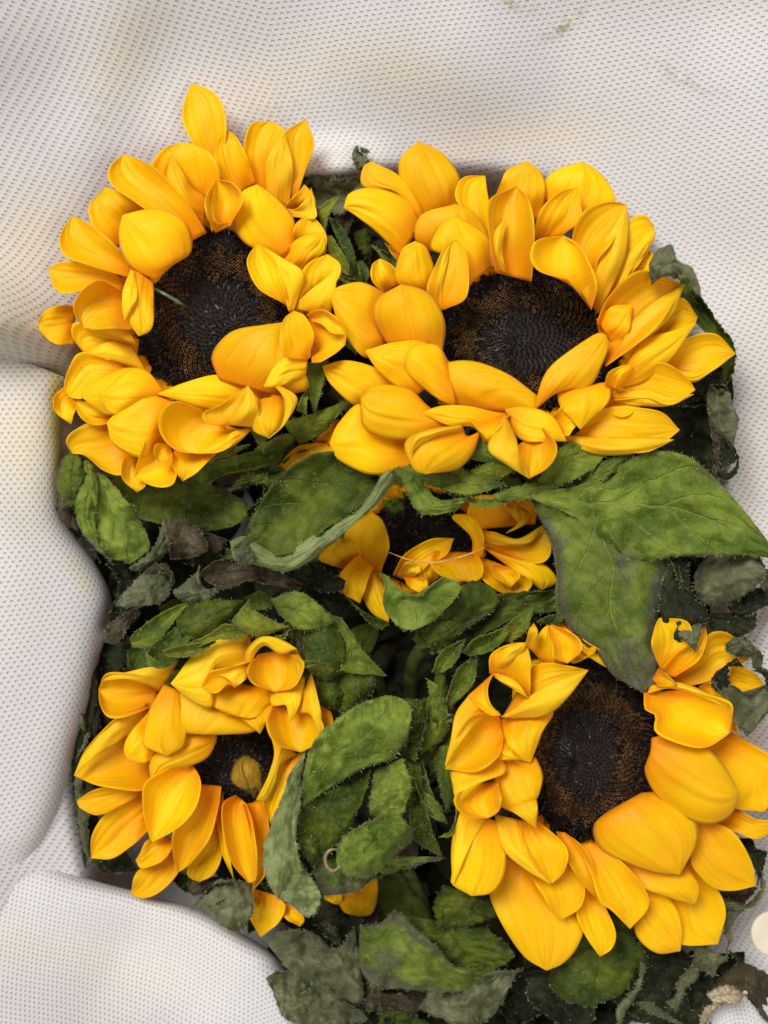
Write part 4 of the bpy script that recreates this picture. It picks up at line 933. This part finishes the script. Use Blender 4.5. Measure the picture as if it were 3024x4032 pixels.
leaves(F4, 'sepal', 'C', '''
12 3 S : 335,275 380,225 500,145 640,85 | 350,315 450,312 540,200 640,85
16 -4 O : 555,160 700,85 905,85 | 600,295 730,270 840,170 905,85
14 3 S : 400,420 430,330 520,250 620,200 | 560,400 600,320 640,260 620,200
24 3 W : 630,300 740,250 820,200 925,248 | 660,318 780,275 870,280 925,248
25 -4 W : 840,187 900,240 980,265 1135,215 | 935,70 945,120 1050,180 1135,215
23 3 W : 495,335 620,305 765,288 | 520,362 650,358 765,288
21 3 S : 415,345 470,390 560,402 | 420,402 480,420 560,402
18 -3 S : 1040,75 1200,45 1370,190 | 1090,155 1200,230 1370,190
16 -5 O : 1200,225 1190,330 1235,440 1325,488 | 1360,180 1415,300 1405,420 1325,488
24 2 W : 1080,270 1110,275 1136,225 | 1060,262 1110,250 1136,225
26 2 W : 1190,400 1220,420 1290,390 | 1195,382 1240,385 1290,390
10 3 S : 1315,145 1420,300 1400,430 1625,462 | 1400,170 1505,330 1565,400 1625,462
8 -4 O : 1280,470 1290,580 1385,645 | 1370,460 1410,540 1385,645
7 -4 O : 1375,455 1385,560 1400,655 | 1565,430 1545,560 1400,655
-2 3 S : 320,330 330,420 390,440 | 420,310 430,380 390,440
-8 3 O : 480,120 600,60 760,40 | 520,180 680,120 760,40
-4 3 S : 900,70 1000,40 1060,100 | 960,130 1020,120 1060,100
2 3 O : 1130,200 1150,300 1200,400 | 1210,200 1220,300 1200,400
''', hair=1.8, jag=2.5, rough=1.0, hl=.95)
leaves(F5, 'sepal', 'D', '''
22 3 S : 205,205 260,145 350,108 445,75 | 240,222 340,195 400,145 445,75
18 3 S : 130,445 175,300 275,212 | 150,460 255,350 275,212
14 -4 O : 20,665 60,400 110,245 | 70,690 140,500 110,245
30 2 W : 117,523 150,503 182,520 | 125,530 155,530 182,520
26 3 W : 158,780 175,950 150,1050 93,1080 | 192,900 185,1010 150,1080 93,1080
22 3 W : 375,145 440,55 540,-10 | 430,155 510,100 540,-10
16 3 G : -10,865 60,895 135,1015 | -5,935 60,985 135,1015
16 3 S : 60,300 110,200 220,140 | 110,300 180,240 220,140
8 -3 S : 60,680 100,850 140,960 | 150,600 160,800 140,960
6 -4 O : 0,100 80,60 200,50 | 60,200 160,160 200,50
24 3 S : 560,60 620,30 680,20 | 640,80 680,50 680,20
4 -4 O : 20,420 30,600 60,800 | 170,420 160,620 60,800
''', hair=1.8, jag=2.5, rough=1.0, hl=.95)
leaves(F5, 'sepal', 'K', '''
16 -3 S : 1300,120 1310,350 1250,620 | 1400,180 1435,450 1250,620
14 3 G : 1195,640 1230,850 1320,1000 1425,1062 | 1265,650 1335,880 1385,950 1425,1062
12 -3 S : 1370,560 1380,800 1420,1000 | 1470,560 1480,850 1420,1000
''', hair=1.8, jag=2.5, rough=1.2, hl=1.0)

# filler leaves added deep between the stems; the black ones stand in for shade
heads = [(F1, 852, 1237), (F2, 2090, 1335), (F3, 1668, 2122), (F4, 900, 3005), (F5, 2325, 2950)]
hull = np.array([(330, 1000), (900, 500), (1500, 800), (2300, 900), (2750, 1400), (2820, 2000), (2800, 2600), (2900, 3300), (2900, 4200), (1300, 4200), (1100, 3800), (700, 3500), (370, 3300), (400, 2500), (300, 2100), (270, 1500)], float)
def inside(x, y):
    r = False; j = len(hull) - 1
    for i in range(len(hull)):
        if (hull[i][1] > y) != (hull[j][1] > y) and x < (hull[j][0] - hull[i][0]) * (y - hull[i][1]) / (hull[j][1] - hull[i][1]) + hull[i][0]: r = not r
        j = i
    return r
TILES['R'] = (0, 0, 1.0)
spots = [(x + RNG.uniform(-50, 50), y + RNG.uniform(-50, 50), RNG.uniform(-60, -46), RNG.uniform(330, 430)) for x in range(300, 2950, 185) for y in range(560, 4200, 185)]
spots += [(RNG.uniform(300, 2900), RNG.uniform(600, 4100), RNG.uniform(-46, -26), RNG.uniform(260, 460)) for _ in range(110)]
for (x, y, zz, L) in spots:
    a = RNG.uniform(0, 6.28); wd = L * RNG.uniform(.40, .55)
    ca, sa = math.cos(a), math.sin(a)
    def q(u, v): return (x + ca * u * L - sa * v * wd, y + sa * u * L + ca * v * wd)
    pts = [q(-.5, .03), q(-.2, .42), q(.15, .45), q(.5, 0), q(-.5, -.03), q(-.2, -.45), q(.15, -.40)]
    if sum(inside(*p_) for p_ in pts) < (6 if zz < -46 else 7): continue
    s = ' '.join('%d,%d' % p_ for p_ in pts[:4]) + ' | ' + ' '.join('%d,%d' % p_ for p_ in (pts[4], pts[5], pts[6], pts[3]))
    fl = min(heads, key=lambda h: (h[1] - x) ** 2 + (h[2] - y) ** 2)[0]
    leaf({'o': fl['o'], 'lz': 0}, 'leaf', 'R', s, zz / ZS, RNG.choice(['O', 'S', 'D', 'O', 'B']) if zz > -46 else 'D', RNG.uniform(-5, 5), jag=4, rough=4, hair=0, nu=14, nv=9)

def st_(tile, pts, rad, fl):
    x0, y0, k_ = TILES[tile]
    tube([world(np.array(x0 + a_ * k_), np.array(y0 + b_ * k_), np.array(float(z_))) for a_, b_, z_ in pts], rad, 'stem', M_stem, fl['o'], 12)
st_('E', ((560, 960, -26), (640, 1000, -27), (720, 1080, -34), (760, 1250, -60)), [.0024, .0022, .002], F4)
st_('E', ((930, 880, -14), (880, 960, -17), (850, 1040, -28), (840, 1250, -60)), [.003, .0026, .0024], F3)
st_('G', ((560, 380, -22), (640, 480, -22), (700, 560, -28)), [.0026, .0024, .002], F6)
st_('G', ((1000, 40, -26), (1100, 240, -34), (1150, 500, -60)), [.0024, .0022, .002], F5)
# ================================================================== loose strands
fa = thing('plant_strand', 'thin green strand lying across the dark disk of the top left flower', 'strand', tuple(world(np.array(595.), np.array(1135.), np.array(8.))))
tube([world(np.array(100 + a_ * .7836), np.array(300 + b_ * .7836), np.array(z_)) for a_, b_, z_ in ((625., 1055., 9.), (700., 1095., 10.), (760., 1130., 9.), (820., 1165., 4.))], [.0004, .0006, .0007, .0002], 'strand', M_fib, fa, 6)
fb = thing('plant_strand', 'fine tan strand crossing in front of the middle flower', 'strand', tuple(world(np.array(1650.), np.array(2200.), np.array(2.))))
tube([world(np.array(800 + a_ * .9644), np.array(1650 + b_ * .9644), np.array(z_)) for a_, b_, z_ in ((760., 545., 0.), (850., 577., 1.), (950., 585., 4.), (1060., 560., 4.), (1155., 522., 3.))], [.00010, .00022, .00026, .00026, .0001], 'strand', M_fibt, fb, 6)
# little dried ring on the big middle leaf
fc = thing('dried_tendril', 'small beige ring shaped tendril on the big leaf at bottom middle', 'tendril', tuple(world(np.array(1305.), np.array(3380.), np.array(26.))))
ring = [(730, 1345), (680, 1375), (640, 1340), (632, 1280), (665, 1238), (705, 1235)]
tube([world(np.array(900 + a_ * .6028), np.array(2600 + b_ * .6028), np.array(27. + i_ * .4)) for i_, (a_, b_) in enumerate(ring)], [.0002, .0006, .0006, .0006, .0005, .0002], 'tendril', MAT['C'], fc, 6)

# ================================================================== white non-woven wrap
wrap = thing('fabric_wrap', 'white embossed fabric wrap folded around the whole bouquet', 'wrap', (0, 0, -0.09))
def blob(X, Y, cx, cy, rx, ry, a=0.0):
    ca, sa = math.cos(a), math.sin(a); dx, dy = X - cx, Y - cy
    u, v = (dx * ca + dy * sa) / rx, (-dx * sa + dy * ca) / ry
    return np.exp(-(u * u + v * v))
def sheet(name, PX, PY, Z, uvscale, mat, thick=.0004, rot=0.0):
    """PX, PY, Z: grids in photo pixels (Z tile) and mm"""
    P = world(PX * 1.8228, PY * 1.8228, Z); nv, nu = PX.shape
    du = np.linalg.norm(np.diff(P, axis=1), axis=2); dv = np.linalg.norm(np.diff(P, axis=0), axis=2)
    U = np.c_[np.zeros(nv), np.cumsum(du, axis=1)]; V = np.vstack([np.zeros(nu), np.cumsum(dv, axis=0)])
    U = U - U[:, nu // 2][:, None] * 1.0 + (P[:, nu // 2, 0])[:, None]
    V = V - V[nv // 2][None] + (P[nv // 2, :, 1] * -1)[None]
    if uvscale == 2:
        U = P[..., 0] + .25 * P[..., 1]; V = -P[..., 1] * 1.0 + .25 * np.clip(-P[..., 0] - .04, 0, 1)
    if uvscale == 3: U = P[..., 0] * 1.0; V = -P[..., 1] * 1.0
    Ur = U * math.cos(rot) - V * math.sin(rot); Vr = U * math.sin(rot) + V * math.cos(rot)
    me = bpy.data.meshes.new(name); idx = np.arange(nv * nu).reshape(nv, nu)
    F = np.stack([idx[:-1, :-1], idx[1:, :-1], idx[1:, 1:], idx[:-1, 1:]], -1).reshape(-1, 4)
    me.from_pydata(P.reshape(-1, 3).tolist(), [], F.tolist())
    l = me.uv_layers.new(name='UVMap'); UV = np.stack([Ur, Vr], -1).reshape(-1, 2); l.data.foreach_set('uv', UV[F.reshape(-1)].reshape(-1))
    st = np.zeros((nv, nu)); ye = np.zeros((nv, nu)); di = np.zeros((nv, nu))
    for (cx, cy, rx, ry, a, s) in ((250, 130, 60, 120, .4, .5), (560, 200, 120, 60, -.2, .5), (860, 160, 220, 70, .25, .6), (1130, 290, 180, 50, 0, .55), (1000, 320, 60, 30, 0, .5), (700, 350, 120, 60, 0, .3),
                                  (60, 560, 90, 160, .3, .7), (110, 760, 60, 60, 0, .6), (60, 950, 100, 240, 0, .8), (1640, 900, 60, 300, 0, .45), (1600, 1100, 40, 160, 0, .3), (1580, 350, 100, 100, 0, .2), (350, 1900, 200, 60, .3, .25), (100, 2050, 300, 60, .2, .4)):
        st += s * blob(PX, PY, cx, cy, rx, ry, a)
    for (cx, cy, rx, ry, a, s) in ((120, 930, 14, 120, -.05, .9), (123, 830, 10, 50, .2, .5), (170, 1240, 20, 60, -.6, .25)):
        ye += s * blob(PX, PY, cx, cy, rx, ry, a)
    for (cx, cy, rx, ry, a, s) in ((1110, 8, 45, 16, .2, .9), (1215, 55, 50, 14, -.6, 1.0), (1190, 70, 20, 8, .2, 1), (1480, 170, 80, 18, .4, .55), (215, 255, 10, 8, 0, .6), (590, 240, 60, 30, -.3, .3), (205, 220, 50, 20, .2, .25)):
        di += s * blob(PX, PY, cx, cy, rx, ry, a)
    ca = me.color_attributes.new(name='cloth_tint', type='FLOAT_COLOR', domain='POINT')  # per-point tint of the cloth: beige, yellow and olive dirt blotches
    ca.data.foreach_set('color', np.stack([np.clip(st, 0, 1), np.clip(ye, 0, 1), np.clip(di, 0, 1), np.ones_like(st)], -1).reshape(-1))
    me.polygons.foreach_set('use_smooth', [True] * len(me.polygons))
    return link(name, me, mat, wrap, thick)
# back sheet: a bowl that sinks under the flowers and rises towards the rim of the wrap
gx = np.linspace(-260, 1960, 230); gy = np.linspace(-330, 2560, 290); PX, PY = np.meshgrid(gx, gy)
d = (np.abs((PX - 850) / 720) ** 3 + np.abs((PY - 1240) / np.where(PY > 1240, 1150, 880)) ** 3) ** (1 / 3) - 1
sm = lambda x: np.clip(x, 0, 1) ** 2 * (3 - 2 * np.clip(x, 0, 1))
Z = -84 + 66 * sm((d + .17) / .19) + 80 * np.clip(d, 0, 1.2) ** 1.1
Z -= 30 * sm((PY - 1500) / 500) * sm((PX - 1100) / 400)
wv = np.zeros_like(Z)
for (fx, fy, ph, am) in ((.006, .011, 1., 2.2), (.013, -.006, 2., 1.3), (.003, .02, .4, .9), (.021, .009, 3.3, .5), (.0045, -.013, 4.6, 1.6)): wv += am * np.sin(PX * fx + PY * fy + ph)
Z += .45 * wv * sm((d + .1) / .3)
Z += 22 * blob(PX, PY, -30, 690, 170, 80, .42) + 3 * blob(PX, PY, 230, 200, 90, 240, .25) + 2 * blob(PX, PY, 800, 120, 260, 120, .15)
Z -= 16 * blob(PX, PY, 50, 822, 170, 50, .42); Z += 18 * blob(PX, PY, 720, 375, 110, 50)
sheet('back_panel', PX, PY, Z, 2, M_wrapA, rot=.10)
# left panel: rolls over next to the flowers
def fold(name, edge, under, inner, zs_, mat, nu=150, nv=90, rot=0.0, wav=1.2):
    E = cr(np.array(edge, float), nv); I = cr(np.array(inner, float), nv); Un = cr(np.array(under, float), nv)
    PXs, PYs, Zs = [], [], []
    t = np.linspace(0, 1, nu)
    for j in range(nv):
        c = np.array([I[j], I[j] * .5 + E[j] * .5, I[j] * .18 + E[j] * .82, E[j], Un[j]])
        z = np.array(zs_ if not callable(zs_) else zs_(j / (nv - 1)))
        q = cr(np.c_[c, z * 1.0], nu); PXs.append(q[:, 0]); PYs.append(q[:, 1]); Zs.append(q[:, 2])
    PXs, PYs, Zs = np.array(PXs), np.array(PYs), np.array(Zs)
    Zs += wav * (np.sin(PXs * .011 + PYs * .006 + 1) + .6 * np.sin(PYs * .017 - PXs * .008))
    return sheet(name, PXs, PYs, Zs, 1, mat, rot=rot)
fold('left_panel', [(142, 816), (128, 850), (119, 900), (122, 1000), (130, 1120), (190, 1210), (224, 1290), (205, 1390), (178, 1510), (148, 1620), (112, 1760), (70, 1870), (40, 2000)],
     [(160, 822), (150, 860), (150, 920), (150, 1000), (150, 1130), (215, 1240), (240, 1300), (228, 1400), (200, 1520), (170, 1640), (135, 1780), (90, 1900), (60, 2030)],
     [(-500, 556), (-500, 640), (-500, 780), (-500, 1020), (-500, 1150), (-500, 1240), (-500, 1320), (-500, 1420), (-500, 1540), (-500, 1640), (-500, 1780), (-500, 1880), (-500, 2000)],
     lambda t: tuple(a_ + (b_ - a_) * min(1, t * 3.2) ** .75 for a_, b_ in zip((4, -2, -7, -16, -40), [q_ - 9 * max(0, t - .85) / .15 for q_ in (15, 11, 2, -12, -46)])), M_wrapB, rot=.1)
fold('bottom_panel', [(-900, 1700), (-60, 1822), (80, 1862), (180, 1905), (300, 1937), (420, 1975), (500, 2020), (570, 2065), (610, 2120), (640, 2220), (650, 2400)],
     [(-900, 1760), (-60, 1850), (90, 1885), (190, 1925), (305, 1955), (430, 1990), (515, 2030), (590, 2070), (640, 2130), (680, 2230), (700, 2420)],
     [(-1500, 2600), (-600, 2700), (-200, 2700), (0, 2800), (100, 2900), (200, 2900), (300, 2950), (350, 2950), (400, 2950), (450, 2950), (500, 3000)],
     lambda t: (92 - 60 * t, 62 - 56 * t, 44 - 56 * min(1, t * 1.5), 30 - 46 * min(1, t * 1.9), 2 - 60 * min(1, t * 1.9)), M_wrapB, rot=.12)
# light inner flap in the lower right corner
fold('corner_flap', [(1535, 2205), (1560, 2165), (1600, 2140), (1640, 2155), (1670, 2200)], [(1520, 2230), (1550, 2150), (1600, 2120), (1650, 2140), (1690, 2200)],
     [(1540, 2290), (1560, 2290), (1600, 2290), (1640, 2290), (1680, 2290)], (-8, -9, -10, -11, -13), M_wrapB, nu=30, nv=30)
# plain cream disc for an unidentified round spot at the right edge
cd = world(np.array(3045.), np.array(3674.), np.array(52.))
bpy.ops.mesh.primitive_cylinder_add(vertices=48, radius=.0070, depth=.0015, location=(0, 0, 0))
bo = bpy.context.object; bo.name = 'cream_disc'; bo.data.name = 'cream_disc'
mb = bo.modifiers.new('bevel', 'BEVEL'); mb.width = .0005; mb.segments = 3
bo.location = tuple(cd); bo.data.materials.append(M_cream)
bo['label'] = 'pale cream round disc at the right edge beside the dry leaf rim'; bo['category'] = 'disc'
# table under everything
me = bpy.data.meshes.new('table_top'); me.from_pydata([(-.6, -.6, -.1), (.6, -.6, -.1), (.6, .6, -.1), (-.6, .6, -.1)], [], [(0, 1, 2, 3)])
t_ = bpy.data.objects.new('table_top', me); sc.collection.objects.link(t_); me.materials.append(M_table); t_['kind'] = 'structure'
